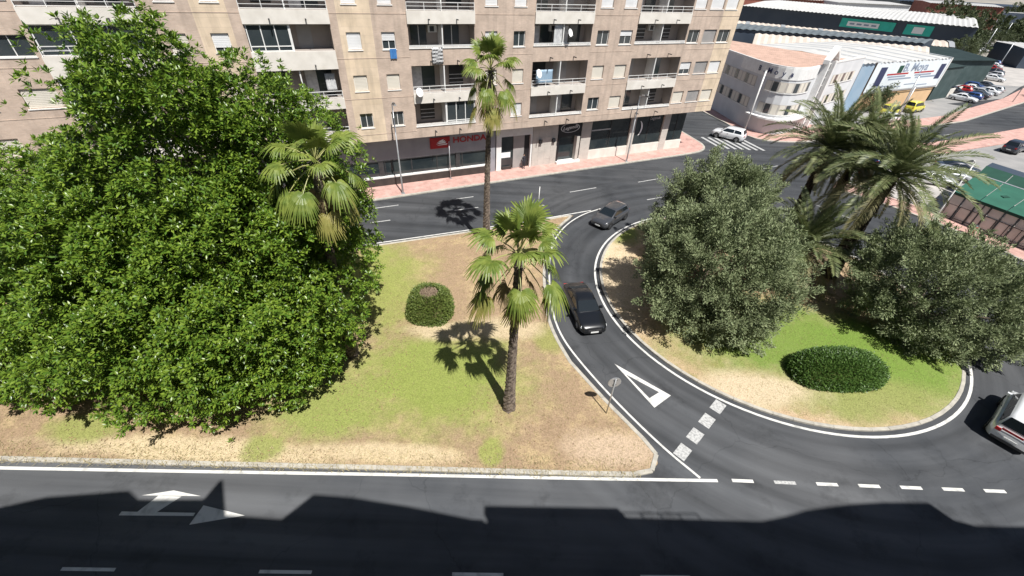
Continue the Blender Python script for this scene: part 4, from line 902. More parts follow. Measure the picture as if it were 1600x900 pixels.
def make_car(style, pm, name='car'):
    p = CAR[style]; L, Wd = p['L'], p['W']; t = bpy.data.objects.new(name, None); C.objects.link(t)
    st = [0, .012, .03, .06, .1, .15, .2, .27, .34, .42, .5, .58, .66, .72, .78, .84, .89, .93, .96, .98, .992, 1]
    V, F = [], []; gc = p['gc']
    for x in st:
        e = min(1, (min(x, 1 - x) / .11)); w = Wd / 2 * (.80 + .20 * math.sin(e * math.pi / 2)); zb = lerp_tab(p['belt'], x); z0 = gc + .10 * max(0, 1 - min(x, 1 - x) / .06) ; X = (x - .5) * L
        zb = max(zb, z0 + .12)
        sec = [(w * .86, z0), (w * .97, z0 + .10), (w, z0 + (zb - z0) * .5), (w * .985, zb - .10), (w * .93, zb - .02), (w * .80, zb + .012), (w * .4, zb + .035), (0, zb + .04)]
        for y, z in sec: V.append((X, y, z))
        for y, z in sec[-2::-1]: V.append((X, -y, z))
    m_ = 15
    for i in range(len(st) - 1):
        for k in range(m_ - 1): F.append((i * m_ + k, (i + 1) * m_ + k, (i + 1) * m_ + k + 1, i * m_ + k + 1))
    F += [tuple(range(m_)), tuple((len(st) - 1) * m_ + k for k in range(m_))[::-1]]
    for i in range(len(st) - 1): F.append((i * m_ + m_ - 1, (i + 1) * m_ + m_ - 1, (i + 1) * m_, i * m_))
    # cabin
    c0, c1, c2, c3 = [(q - .5) * L for q in p['cab']]; zr = p['roof']; wb = Wd / 2 * .90; wt = Wd / 2 * .70
    def bz(X): return lerp_tab(p['belt'], X / L + .5) + .0
    roofx = [c1, c1 + (c2 - c1) * .25, (c1 + c2) / 2, c1 + (c2 - c1) * .8, c2]; rz = [zr - .05, zr - .01, zr, zr - .015, zr - .07]
    body = mk('body', V, F, pm, t, True)
    o = MB(); rows_ = [(c0, bz(c0) - .04, wb * .93)] + [(x, z, wt) for x, z in zip(roofx, rz)] + [(c3, bz(c3) - .04, wb * .95)]
    CV, CF = [], []
    for (x, z, w) in rows_: CV += [(x, w, z), (x, w * .75, z + .035), (x, 0, z + .05), (x, -w * .75, z + .035), (x, -w, z)]
    for i in range(len(rows_) - 1):
        for k in range(4): CF.append((i * 5 + k, i * 5 + k + 1, (i + 1) * 5 + k + 1, (i + 1) * 5 + k))
    base = len(CV); bx = [c0 + .05, c1 + .1, (c1 + c2) / 2 - .1, (c1 + c2) / 2 + .2, c2 - .05, c3 - .05]
    for s_ in (1, -1):
        b0 = len(CV); CV += [(c0, s_ * wb * .93, bz(c0) - .06), (c3, s_ * wb * .95, bz(c3) - .06)]
        ring = [(0 if s_ == 1 else 4) + 5 * i for i in range(len(rows_))]
        CF.append(tuple(ring) if s_ == 1 else tuple(ring[::-1]))
    mk('cabin', CV, CF, pm, t, True)
    def glass(nm, pts, off):
        q = [Vector(v) for v in pts]; c = sum(q, Vector()) / len(q); nn = (q[1] - q[0]).cross(q[2] - q[0]).normalized()
        if nn.dot(c - Vector((c.x * .6, 0, .8))) < 0: nn = -nn
        q2 = [v + nn * off for v in q]; n_ = len(q); vv = q2 + [v - nn * .02 for v in q2]
        return mk(nm, vv, [tuple(range(n_)), tuple(range(n_, 2 * n_))[::-1]] + [(i, (i + 1) % n_, (i + 1) % n_ + n_, i + n_) for i in range(n_)], M['carglass'], t)
    def lp(a, b, f): return tuple(a[i] + (b[i] - a[i]) * f for i in range(3))
    for nm, i0, i1, off in (('windscreen', len(rows_) - 1, len(rows_) - 2, .03), ('rear_window', 0, 1, .03)):
        A = rows_[i0]; B = rows_[i1]; f0, f1 = (.14, .93) if nm == 'windscreen' else (.18, .90)
        ya, yb = A[2] * .93, B[2] * .93
        g = [lp((A[0], y0, A[1] + .03), (B[0], y1, B[1] + .03), f) for f, y0, y1 in ((f0, ya, yb), (f1, ya, yb), (f1, -ya, -yb), (f0, -ya, -yb))]
        glass(nm, g, .022)
    midx = (c1 + c2) / 2 - .05
    for s_ in (1, -1):
        def sp(x, f):   # point on cabin side at x, fraction f up
            zt = zr - .06; zb_ = bz(x) + .0
            # limits from slanted pillars
            return (x, s_ * (wb * .955 + (wt - wb * .94) * f), zb_ + (zt - zb_) * f)
        fb = .08; ft_ = .86
        def px_(f, xb, xt): return xb + (xt - xb) * f
        xr_b, xr_t = c0 + .32 * (c1 - c0) + .22, c1 + .12; xf_b, xf_t = c3 - .28, c2 - .06
        glass('side_window', [sp(xr_b, fb), sp(midx - .04, fb), sp(midx - .04, ft_), sp(xr_t, ft_)], .012)
        glass('side_window', [sp(midx + .05, fb), sp(xf_b, fb), sp(xf_t, ft_), sp(midx + .05, ft_)], .012)
        # lights, mirror
        zl = lerp_tab(p['belt'], .95); hx = L / 2
        hl = MB(); yo = Wd / 2 * .80
        hl.add([(hx - .30, s_ * Wd / 2 * .955, zl - .14), (hx - .055, s_ * Wd / 2 * .66, zl - .26), (hx - .10, s_ * Wd / 2 * .62, zl - .10), (hx - .34, s_ * Wd / 2 * .90, zl + .0)], [(0, 1, 2, 3) if s_ > 0 else (3, 2, 1, 0)])
        h_ = hl.build('headlight', M['headlamp'], t); md = h_.modifiers.new('t', 'SOLIDIFY'); md.thickness = .06; md.offset = 0
        zt_ = lerp_tab(p['belt'], .03)
        tl = MB().box(-hx - .012, -hx + .16, min(s_ * yo, s_ * Wd / 2 * .56), max(s_ * yo, s_ * Wd / 2 * .56), zt_ - .26, zt_ - .08).build('tail_light', M['taillamp'], t)
        MB().box(c3 - .50, c3 - .34, min(s_ * (wb + .01), s_ * (wb + .20)), max(s_ * (wb + .01), s_ * (wb + .20)), bz(c3) + .02, bz(c3) + .15).build('wing_mirror', pm, t)
        MB().box(-.1, .08, min(s_ * Wd * .497, s_ * Wd * .508), max(s_ * Wd * .497, s_ * Wd * .508), bz(0) - .2, bz(0) - .165).build('door_handle', M['darkmetal'], t)
    box('grille', L / 2 - .06, L / 2 + .006, -Wd * .24, Wd * .24, .42, .60, M['darkmetal'], t)
    box('number_plate', L / 2 + .007, L / 2 + .02, -.26, .26, .34, .45, M['plate'], t); box('number_plate', -L / 2 - .02, -L / 2 - .004, -.26, .26, .55, .66, M['plate'], t)
    box('rear_bumper', -L / 2 - .02, -L / 2 + .1, -Wd * .36, Wd * .36, gc + .1, gc + .24, M['darkmetal'], t)
    wr = p['wr']; WV, WF = wheel_mesh(wr, .21)
    for sx in (-.31, .315):
        for s_ in (-1, 1):
            ar = MB(); n = 20; pts = [(sx * L + (wr + .06) * math.cos(2 * math.pi * k / n), s_ * (Wd / 2 - .006), wr + (wr + .06) * math.sin(2 * math.pi * k / n)) for k in range(n)]
            pts = [(x, y, max(z, gc - .02)) for x, y, z in pts]
            ao = mk('wheel_arch', pts, [tuple(range(n))], M['rubber'], t); ao.modifiers.new('t', 'SOLIDIFY').thickness = .012
            wh = bpy.data.objects.new('wheel', None); link(wh, t); wh.location = (sx * L, s_ * (Wd / 2 - .085), wr)
            mk('tyre', WV, WF, M['rubber'], wh, True)
            rv, rf = [], []; n = 20
            for k in range(n): rv.append((wr * .63 * math.cos(2 * math.pi * k / n), s_ * .085, wr * .63 * math.sin(2 * math.pi * k / n)))
            rf = [tuple(range(n))]
            for k in range(5):
                a = 2 * math.pi * k / 5; o_ = len(rv)
                for (rr_, da) in ((.12, -.5), (.12, .5), (.6, .16), (.6, -.16)): rv.append((wr * rr_ * math.cos(a + da), s_ * .098, wr * rr_ * math.sin(a + da)))
                rf.append((o_, o_ + 1, o_ + 2, o_ + 3))
            mk('rim', rv, rf, M['rim'], wh)
    return t
def car(style, colour, x, y, head, lab, cat='car', name='car', z=.004, group=None):
    key = (style, colour)
    if key in PROTO: t = copy_tree(PROTO[key])
    else: t = make_car(style, M[colour], name); PROTO[key] = t
    t.name = name; t.location = (x, y, z); t.rotation_euler = (0, 0, head); tag(t, lab, cat, group)
    if not group and 'group' in t: del t['group']
    return t
H = lambda dx, dy: math.atan2(dy, dx)
car('saloon', 'car_black', 4.95, 22.35, H(.22, -.98), 'glossy black saloon driving down the slip road beside the silvery tree')
car('hatch', 'car_grey', 8.9, 35.95, H(-.66, -.75), 'dark grey hatchback entering the bend of the slip road')
wc = car('van', 'car_white', 27.75, 14.6, H(.80, .60), 'white van with red and blue stripe cut off by the right edge', 'van', 'van')
car('suv', 'car_white', 30.3, 63.3, H(-.78, .62), 'white sport utility car waiting at the striped crossing', 'car')
b = MB().box(-2.235, -2.22, -.30, .55, .98, 1.10); b.build('stripe', M['red'], wc); MB().box(-2.236, -2.221, -.55, -.32, .95, 1.06).build('stripe', MATS['blue_cloth'], wc)
GP = 'cars parked around the court'
for (st, co, x, y, hx, hy, lab) in (
    ('hatch', 'car_dark', 43.2, 51.0, .8, .6, 'dark car parked nearest the date palms beyond the ring road'),
    ('hatch', 'car_blue', 47.2, 56.0, .8, .6, 'dark blue car half hidden behind palm fronds'),
    ('saloon', 'car_white', 49.8, 50.0, .9, -.42, 'white car parked just above the lamp by the green awning'),
    ('hatch', 'car_silver', 53.4, 51.8, .9, -.42, 'silver car parked beyond the white one near the awning'),
    ('saloon', 'car_dark', 56.2, 53.9, .9, -.42, 'black car last in the short row near the awning'),
    ('saloon', 'car_silver', 80.6, 66.6, .87, .5, 'silver car parked at the right edge beside the pale court'),
    ('suv', 'car_dark', 72.8, 64.2, .87, .5, 'dark green-black car parked below the red van'),
    ('van', 'car_red', 86.8, 73.4, .87, .5, 'red van at the right edge by the far road'),
    ('van', 'car_yellow', 66.5, 81.9, .87, .5, 'left one of two yellow vans behind palm fronds'),
    ('van', 'car_yellow', 73.4, 85.6, .87, .5, 'right one of two yellow vans nearest the pink kerb'),
    ('saloon', 'car_white', 63.5, 77.5, .87, .5, 'white car on the pavement left of the yellow vans')):
    car(st, co, x, y, H(hx, hy), lab, 'van' if st == 'van' else 'car', 'van' if st == 'van' else 'car', .13 if lab.startswith(('left', 'right one', 'white car on')) else .012)
# ------------------------------------------------------------------ person at the glazed entrance
def person(x, y, z, rz, lab):
    sk = [((0, 0, .93), .14, None), ((0, 0, 1.15), .135, 0), ((0, 0, 1.38), .15, 1), ((0, 0, 1.50), .055, 2), ((0, 0.01, 1.63), .095, 3), ((0, .01, 1.72), .075, 4),
          ((.19, 0, 1.38), .055, 2), ((.24, .02, 1.10), .042, 6), ((.24, -.10, .88), .032, 7), ((-.19, 0, 1.38), .055, 2), ((-.25, .03, 1.10), .042, 9), ((-.25, -.06, .86), .032, 10),
          ((.09, 0, .88), .09, 0), ((.10, -.05, .48), .06, 12), ((.10, .02, .08), .045, 13), ((.10, -.14, .04), .04, 14), ((-.09, 0, .88), .09, 0), ((-.10, .04, .48), .06, 16), ((-.10, .10, .08), .045, 17), ((-.10, -.06, .04), .04, 18)]
    for s_, b0 in ((.24, 8), (-.25, 11)):
        p0 = Vector(sk[b0][0])
        for k in range(4): sk.append((tuple(p0 + Vector((-.03 + .02 * k, -.03, -.10 - .008 * (1.5 - abs(k - 1.5))))), .009, b0))
        sk.append((tuple(p0 + Vector((-.04 if s_ > 0 else .04, -.04, -.05))), .01, b0))
    t = thing('person', lab, 'person', (x, y, z), rz)
    me = bpy.data.meshes.new('body'); me.from_pydata([q[0] for q in sk], [(q[2], i) for i, q in enumerate(sk) if q[2] is not None], []); me.update()
    o = link(bpy.data.objects.new('body', me), t); md = o.modifiers.new('skin', 'SKIN'); o.modifiers.new('sub', 'SUBSURF').levels = 1
    for i, q in enumerate(sk): me.skin_vertices[0].data[i].radius = (q[1], q[1] * (.75 if i in (1, 2) else 1))
    me.skin_vertices[0].data[0].use_root = True
    me.materials.append(M['cloth'])
    V, F = [], []
    b = bmesh.new(); bmesh.ops.create_icosphere(b, subdivisions=3, radius=1)
    for v in b.verts: v.co = Vector((v.co.x * .088, v.co.y * .10, v.co.z * .125)) + Vector((0, 0, 1.63))
    for v in b.verts:
        if v.co.y < -.08 and abs(v.co.x) < .02 and 1.58 < v.co.z < 1.64: v.co.y -= .025
    fm = bpy.data.meshes.new('head'); b.to_mesh(fm); b.free(); fm.materials.append(M['skin']); link(bpy.data.objects.new('head', fm), t)
    b = bmesh.new(); bmesh.ops.create_icosphere(b, subdivisions=3, radius=1)
    bmesh.ops.delete(b, geom=[v for v in b.verts if v.co.z < .05 and v.co.y < .2 or v.co.z < -.55], context='VERTS')
    for v in b.verts: v.co = Vector((v.co.x * .096, v.co.y * .108, v.co.z * .133)) + Vector((0, .008, 1.635))
    hm = bpy.data.meshes.new('hair'); b.to_mesh(hm); b.free(); hm.materials.append(M['hair']); link(bpy.data.objects.new('hair', hm), t)
person(*fac(-1.15, .95), .12, FA + .2, 'person in dark clothes standing at the glazed shop entrance')

# ------------------------------------------------------------------ white corner building with curved front
wb_ = thing('corner_building', 'white two-storey corner building with rounded front and terracotta flat roof', 'building', (37, 72, .1))
fp = [(26.5, 106), (33.6, 80.5)] + [(34.3, 74.0), (34.75, 70.0), (35.5, 67.6), (36.8, 66.2), (38.6, 66.0), (40.4, 67.0), (42.4, 68.8)] + [(46.5, 72.2), (47.5, 73.5), (57.0, 81.2)]
fp = fp[:2] + smooth_poly(fp[2:9], 2) + fp[9:]
fp = resample(fp, 1.0)
def wall_band(name, pts, z0, z1, m, parent, off=0., th=None):
    P = [Vector((*p, 0)) for p in pts]; V = []
    for i, p in enumerate(P):
        t_ = (P[min(i + 1, len(P) - 1)] - P[max(i - 1, 0)]).normalized(); q = Vector((t_.y, -t_.x, 0)); p = p + q * off; V += [(p.x, p.y, z0), (p.x, p.y, z1)]
    F = [(2 * i, 2 * i + 2, 2 * i + 3, 2 * i + 1) for i in range(len(P) - 1)]
    o = mk(name, [(x - 37, y - 72, z - .1) for x, y, z in V], F, m, parent)
    if th: md = o.modifiers.new('t', 'SOLIDIFY'); md.thickness = th; md.offset = -1
    return o
M['whitewall'] = mat('white_wall', (.66, .67, .68), (.58, .59, .60), .8, scale=.5)
wall_band('wall', fp, .1, 9.0, M['whitewall'], wb_)
nfp = len(fp)
def along(i0, i1): return fp[i0:i1]
# index of the curved part
i_c0 = min(range(nfp), key=lambda i: abs(fp[i][1] - 69.5) + (0 if fp[i][0] < 36 else 99)); i_c1 = min(range(nfp), key=lambda i: abs(fp[i][0] - 42.2) + abs(fp[i][1] - 68.6)); i_e = min(range(nfp), key=lambda i: abs(fp[i][0] - 47.3))
for seg in ((12, i_c0), (i_c0 + 1, i_c1), (i_e + 2, nfp - 2)):
    pts = fp[seg[0]:seg[1]]
    if len(pts) < 2: continue
    for z0, z1 in ((2.9, 4.3), (5.9, 7.25)):
        w_ = wall_band('window_band', pts, z0, z1, M['stone'], wb_, .03); wall_band('sill', pts, z0 - .12, z0 - .01, M['whitepaint'], w_, .10, .12)
        for k in range(0, len(pts) - 1, 1):
            a_, b_ = Vector((*pts[k], 0)), Vector((*pts[k + 1], 0)); t_ = (b_ - a_).normalized(); q = Vector((t_.y, -t_.x, 0)) * .06; a2, b2 = a_.lerp(b_, .1) + q, a_.lerp(b_, .86) + q
            mk('shutter' if (k * 7 + int(z0)) % 3 else 'pane', [(p.x - 37, p.y - 72, z - .1) for p, z in ((a2, z0 + .06), (b2, z0 + .06), (b2, z1 - .06), (a2, z1 - .06))], [(0, 1, 2, 3)], M['shutter'] if (k * 7 + int(z0)) % 3 else M['glass'], w_)
wall_band('sign_band', fp[i_c0 - 6:i_c1 + 1], 7.6, 9.05, M['whitepaint'], wb_, .08, .1)
wall_band('canopy', fp[i_c0:i_c1 + 3], 2.25, 2.5, M['whitepaint'], wb_, .9, 1.0)
wall_band('parapet', fp, 9.0, 9.25, M['whitepaint'], wb_, .05, .25)
mk('flat_roof', [(x - 37, y - 72, 8.3) for x, y in fp + [(40, 103)]], [tuple(range(len(fp) + 1))], M['terra'], wb_)
# glazed stair tower with pediment where the curve meets the straight wing
tx = Vector((.70, .71, 0)); tn = Vector((.71, -.70, 0)); to = Vector((44.6 - 37, 70.5 - 72, -.1))
def tq(s, d, z): v = to + tx * s + tn * d; return (v.x, v.y, z - .1)
g = mk('stair_glazing', [tq(-1.2, .12, .4), tq(1.2, .12, .4), tq(1.2, .12, 9.2), tq(-1.2, .12, 9.2)], [(0, 1, 2, 3)], M['glass'], wb_)
for k in range(8): mk('glazing_bar', [tq(-1.2, .16, 1 + k * 1.05), tq(1.2, .16, 1 + k * 1.05), tq(1.2, .16, 1.1 + k * 1.05), tq(-1.2, .16, 1.1 + k * 1.05)], [(0, 1, 2, 3)], M['whitepaint'], g)
for s_ in (-1.7, 1.7):
    bb = MB(); bb.add([tq(s_ + a, d, z) for z in (.1, 9.6) for a, d in ((-.35, -.3), (.35, -.3), (.35, .55), (-.35, .55))], [(0, 3, 2, 1), (4, 5, 6, 7), (0, 1, 5, 4), (1, 2, 6, 5), (2, 3, 7, 6), (3, 0, 4, 7)]); bb.build('pilaster', M['whitepaint'], wb_)
for sg_ in (-1, 1):
    bb = MB(); bb.add([tq(a, d, z) for d in (-.2, .6) for a, z in ((sg_ * 2.6, 9.5), (sg_ * 2.6, 10.0), (0, 11.6), (0, 11.0))], [(0, 1, 2, 3), (7, 6, 5, 4), (0, 4, 5, 1), (1, 5, 6, 2), (2, 6, 7, 3), (3, 7, 4, 0)]); bb.build('pediment_beam', M['whitepaint'], wb_)
for j, (ch, sz) in enumerate((('B', .95), ('.', .95), ('M', .95), ('o', .95), ('y', .95), ('a', .95))):
    i = i_c0 - 1 + [0, 1, 2, 3, 4, 5][j]; i = min(i, nfp - 2); a_, b_ = Vector((*fp[i], 0)), Vector((*fp[i + 1], 0)); t_ = (b_ - a_).normalized(); q = a_ + Vector((t_.y, -t_.x, 0)) * .15
    text_mesh('lettering', ch, sz, M['navy'], wb_, (q.x - 37, q.y - 72, 8.25), (R(90), 0, math.atan2(t_.y, t_.x)), bold=.015)
pole(33.9, 66.4, 8.5, .11, 'tall pale lattice-like pole at the corner of the white building', 'whitepaint')

# ------------------------------------------------------------------ warehouse with billboard wall
def quad_house(name, lab, base, h, wall_m, roof_m, ridge=0., panels=0, cuts=12, sw=.12, door=True, strip_m=None, cat='building', win=0, extra=None):
    """base: four ground corners counter-clockwise starting at the near-left corner; front wall is base[0]-base[1]"""
    t = thing(name, lab, cat, (base[0][0], base[0][1], -.02)); O = Vector((base[0][0], base[0][1], 0)); B = [Vector((*p, 0)) - O for p in base]
    for i in range(4):
        a_, b_ = B[i], B[(i + 1) % 4]; mk('wall', [(a_.x, a_.y, 0), (b_.x, b_.y, 0), (b_.x, b_.y, h), (a_.x, a_.y, h)], [(0, 1, 2, 3)], wall_m, t)
    def pt(u, v, z): p = B[0].lerp(B[1], u).lerp(B[3].lerp(B[2], u), v); return (p.x, p.y, z)
    n = panels or 6
    for k in range(n):
        u0, u1 = k / n, (k + 1) / n
        bb = MB()
        V, F = [], []
        for c in range(cuts + 1):
            u = u0 + (u1 - u0 - (sw / n if strip_m else 0)) * c / cuts; dz = .2 * (c % 2)
            for v, zz in ((-.02, h + .02), (.5, h + ridge + .02), (1.02, h + .02)): V.append(pt(u, v, zz + dz))
        for c in range(cuts):
            for q in (0, 1): F.append((c * 3 + q, (c + 1) * 3 + q, (c + 1) * 3 + q + 1, c * 3 + q + 1))
        mk('roof_panel', V, F, roof_m, t)
        if strip_m:
            ua, ub = u1 - sw / n, u1
            mk('roof_light', [pt(ua, -.02, h + .24), pt(ub, -.02, h + .24), pt(ub, .5, h + ridge + .24), pt(ua, .5, h + ridge + .24), pt(ub, 1.02, h + .24), pt(ua, 1.02, h + .24)], [(0, 1, 2, 3), (3, 2, 4, 5)], strip_m, t)
    if ridge:
        for u in (0, 1): mk('gable', [pt(u, 0, h), pt(u, 1, h), pt(u, .5, h + ridge)], [(0, 1, 2)], wall_m, t)
    def front(u0, u1, z0, z1, d, m, nm):
        a_, b_ = B[0].lerp(B[1], u0), B[0].lerp(B[1], u1); q = (b_ - a_).normalized(); q = Vector((q.y, -q.x, 0)) * d
        return mk(nm, [(a_.x + q.x, a_.y + q.y, z0), (b_.x + q.x, b_.y + q.y, z0), (b_.x + q.x, b_.y + q.y, z1), (a_.x + q.x, a_.y + q.y, z1)], [(0, 1, 2, 3)], m, t)
    def side(u0, u1, z0, z1, d, m, nm):
        a_, b_ = B[3].lerp(B[0], u0), B[3].lerp(B[0], u1); q = (b_ - a_).normalized(); q = Vector((q.y, -q.x, 0)) * d
        return mk(nm, [(a_.x + q.x, a_.y + q.y, z0), (b_.x + q.x, b_.y + q.y, z0), (b_.x + q.x, b_.y + q.y, z1), (a_.x + q.x, a_.y + q.y, z1)], [(0, 1, 2, 3)], m, t)
    if door:
        for k in range(3): front(.12 + .3 * k, .12 + .3 * k + .14, .05, h * .55, .05, M['galv'], 'roller_door')
    for k in range(win): front((k + .25) / win, (k + .75) / win, h * .6, h * .8, .05, M['glass'], 'window')
    return t, front, side
bh, bf, bs = quad_house('billboard_warehouse', 'warehouse with white ribbed roof and large blue-white advertising wall', [(57.3, 81.6), (82.3, 94.4), (70, 111), (44, 97)], 8.0, M['ochre'], M['roofwhite'], .5, 6, strip_m=M['roofgrey'], door=False, cuts=6, sw=.22)
bf(-.005, .13, .2, 8.1, .12, M['bluepanel'], 'blue_panel')
bd = bf(.135, 1.0, 3.3, 8.15, .3, M['billb'], 'advertising_panel')
bf(.135, 1.0, 3.05, 3.3, .35, M['galv'], 'panel_frame'); bf(.99, 1.005, 3.0, 8.2, .36, M['whitepaint'], 'panel_frame')
for (u0, u1, z0, z1, c) in [(.20, .27, 4.2, 7.3, 'navy'), (.40, .45, 6.2, 7.4, 'greendark'), (.90, .965, 4.6, 7.2, 'navy')] + \
        [(.30 + .31 * q + .02 * j, .30 + .31 * q + .02 * j + w_, 5.9 - .42 * j, 6.15 - .42 * j, c) for q in (0, 1) for j, (w_, c) in enumerate(((.24, 'red'), (.2, 'bluewall'), (.26, 'bluewall')))] + \
        [(.24 + .16 * j, .24 + .16 * j + .13, 4.0 - .3 * (j % 2), 4.16 - .3 * (j % 2), 'bluewall') for j in range(4)]:
    bf(u0, u1, z0, z1, .32, M[c], 'printed_line')
_a, _b = Vector((57.3, 81.6, 0)), Vector((82.3, 94.4, 0)); _t = (_b - _a).normalized(); _q = (_b - _a) * .60 + Vector((_t.y, -_t.x, 0)) * .33
text_mesh('lettering', 'B. Moya', 1.9, M['bluewall'], bh, (_q.x, _q.y, 6.95), (R(90), 0, math.atan2(_t.y, _t.x)), width=8, bold=.03)

def wh(name, lab, base, h, wall, roof, ridge=0, panels=6, **k): return quad_house(name, lab, base, h, M[wall], M[roof], ridge, panels, **k)
wh('warehouse', 'low beige fibre-roofed shed behind the ribbed white roof', [(50, 108), (84, 101), (95, 118), (60, 130)], 6.5, 'balcwall', 'roofbeige', 1.6, 4)
wh('warehouse', 'long shed with dark slate-blue front below the pale roofs', [(48, 136), (98, 122), (108, 132), (56, 152)], 7.6, 'navyroof', 'slate', .3, 5, door=False)
wh('warehouse', 'grey-beige shed between the dark front and the long white roof', [(62, 166), (118, 136), (130, 152), (72, 190)], 5.6, 'slate', 'roofbeige', .4, 6, strip_m=M['roofgrey'], door=False)
gw, gf, gs = wh('warehouse', 'long white-roofed warehouse with two teal signs on its dark wall', [(92, 220), (146, 164), (196, 226), (140, 290)], 8.8, 'navyroof', 'roofwhite', .6, 9, door=False)
gf(.50, .72, 5.2, 8.0, .2, M['teal'], 'sign'); gf(.53, .66, 5.7, 7.2, .25, M['white'], 'printed_panel'); gf(.76, .86, 5.0, 8.0, .2, M['teal'], 'sign'); gf(.79, .83, 5.5, 7.4, .25, M['white'], 'printed_panel')
for k in range(4): gf(.54 + .03 * k, .56 + .03 * k, 6.2, 6.7, .28, M['bluewall'], 'printed_line')
wh('warehouse', 'dark netted shed beside the parked cars', [(98, 112), (112, 116), (122, 152), (106, 146)], 5.5, 'netting', 'netting', .0, 5, door=False)
wh('warehouse', 'open dark shed right of the advertising wall', [(84, 96), (91, 100), (88, 112), (80, 108)], 6.0, 'netting', 'netting', .0, 3, door=False)
wh('warehouse', 'red-brown building at the top right beyond the trees', [(232, 300), (262, 286), (290, 330), (255, 345)], 11, 'redbrown', 'roofwhite', .4, 5)
wh('warehouse', 'blue-grey warehouse in the top right corner', [(225, 218), (280, 214), (300, 250), (236, 256)], 10, 'bluewall', 'roofwhite', .6, 5)
wh('warehouse', 'low pale-roofed shed at the right edge behind cars', [(150, 148), (188, 146), (196, 162), (158, 168)], 5, 'navyroof', 'roofwhite', .3, 4)
wh('warehouse', 'distant pale shed left of the red-brown building', [(180, 300), (226, 306), (230, 350), (176, 345)], 9, 'whitewall', 'roofwhite', .5, 6)
wh('warehouse', 'distant beige shed behind the long white roof', [(120, 310), (178, 312), (180, 350), (120, 350)], 9, 'redbrown', 'roofbeige', .5, 6)
wh('warehouse', 'far dark-roofed works at the top edge', [(250, 350), (330, 340), (350, 390), (260, 400)], 10, 'slate', 'navyroof', .5, 6)
wh('warehouse', 'far cream-roofed works at the top right edge', [(300, 262), (380, 260), (390, 310), (310, 315)], 9, 'whitewall', 'roofbeige', .5, 6)
struct(sheet('forecourt', [(40, 76), (50, 72.2), (60, 75.4), (77.4, 83.5), (90, 91.5), (84, 96), (58, 84)], .006, M['lot']))
struct(sheet('car_park', [(84, 93), (105, 102), (150, 140), (160, 180), (220, 215), (190, 225), (150, 160), (112, 114), (92, 112)], .004, M['lot']))
struct(sheet('service_yard', [(112, 118), (124, 118), (158, 142), (150, 150), (126, 150)], .012, M['palelot']))
for (x, y, h_, lab) in ((104, 98.5, 7, 'thin grey lighting pole beside the nearest parked cars'), (128, 131, 8, 'thin grey lighting pole over the pale yard'), (151, 163, 9, 'thin grey lighting pole near the end of the dark wall'), (186, 196, 9, 'thin grey lighting pole among the far cars'), (66, 79.5, 7, 'thin grey pole before the ochre wall'), (60.5, 72.5, 6.5, 'thin pole on the pink kerb behind palm fronds')):
    pole(x, y, h_, .09, lab, 'galv', .01)
# low wall along the yard
yw = thing('boundary_wall', 'pale low boundary wall of the yard beside the car park', 'wall', (86, 97, 0))
for k in range(9):
    a_ = Vector((86, 97.5, 0)).lerp(Vector((103, 109, 0)), k / 9) - Vector((86, 97, 0)); MB().box(0, 2.15, -.1, .1, 0, 1.3).build('wall_panel', M['whitepanel'], yw).location = a_
    yw.children[-1].rotation_euler = (0, 0, math.atan2(11.5, 17))
cols = ['car_white', 'car_silver', 'car_dark', 'car_blue', 'car_white', 'car_red', 'car_grey', 'car_silver']; adj = ['white', 'silver', 'dark', 'blue', 'white', 'red', 'grey', 'silver']
rowsP = [((92.5, 97.5), (108, 108.5), 6, 'nearest the pink pavement'), ((96, 104.5), (110, 113.5), 5, 'in the middle row of the car park'), ((122, 124), (146, 152), 6, 'along the far yard'), ((158, 176), (196, 204), 7, 'in the far lot near the trees')]
for ri, (a_, b_, n_, wh_) in enumerate(rowsP):
    for k in range(n_):
        f = k / (n_ - 1); x, y = a_[0] + (b_[0] - a_[0]) * f, a_[1] + (b_[1] - a_[1]) * f; ci = (k * 3 + ri * 2) % 8
        ordn = ['first', 'second', 'third', 'fourth', 'fifth', 'sixth', 'seventh'][k]
        car('hatch' if k % 2 else 'saloon', cols[ci], x, y, H(-.6, .8) + (0 if k % 3 else math.pi), '%s car, %s from left in row %s' % (adj[ci], ordn, wh_), 'car', 'car', .012, 'cars in the distant car park')
# distant trees
for i, (x, y, r, lab) in enumerate(((168, 196, 5, 'leafy tree right of the teal signs'), (182, 214, 6, 'round tree behind the far car row'), (205, 226, 6, 'tree left of the blue-grey warehouse'), (222, 208, 5, 'tree before the blue-grey warehouse'),
                                    (240, 206, 5, 'second tree before the blue-grey warehouse'), (258, 204, 5, 'rightmost tree before the blue-grey warehouse'), (215, 262, 7, 'tree below the red-brown building'), (150, 170, 4, 'small tree by the end of the dark wall'),
                                    (118, 102, 3, 'yellow-green bush on the bank by the far pink pavement'), (126, 108, 3, 'second bush on the bank by the far pink pavement'), (64, 86, 2.6, 'shrub standing before the ochre wall'), (270, 280, 7, 'tree right of the red-brown building'), (140, 156, 3.4, 'small tree between parked cars and yard'), (192, 196, 4.5, 'tree standing among the far parked cars'), (206, 206, 4, 'tree behind the last far parked car'), (232, 232, 6, 'tree touching the left end of the blue-grey warehouse'), (276, 232, 6, 'big tree at the top right corner'), (176, 186, 3.5, 'low tree before the far car row'))):
    fine_tree('roadside_tree', lab, x, y, [(x, y, r * .95, r, r, r * .8), (x + r * .6, y, r * .8, r * .7, r * .7, r * .6), (x - r * .5, y + r * .3, r * 1.2, r * .6, r * .6, r * .5)], 110, 90, M['bushfar'], .2, (.4, .9) if r > 3.5 else (.2, .4), 'trees around the industrial yards', clump=(.7, 1.6), z=-.02, wid=.5)

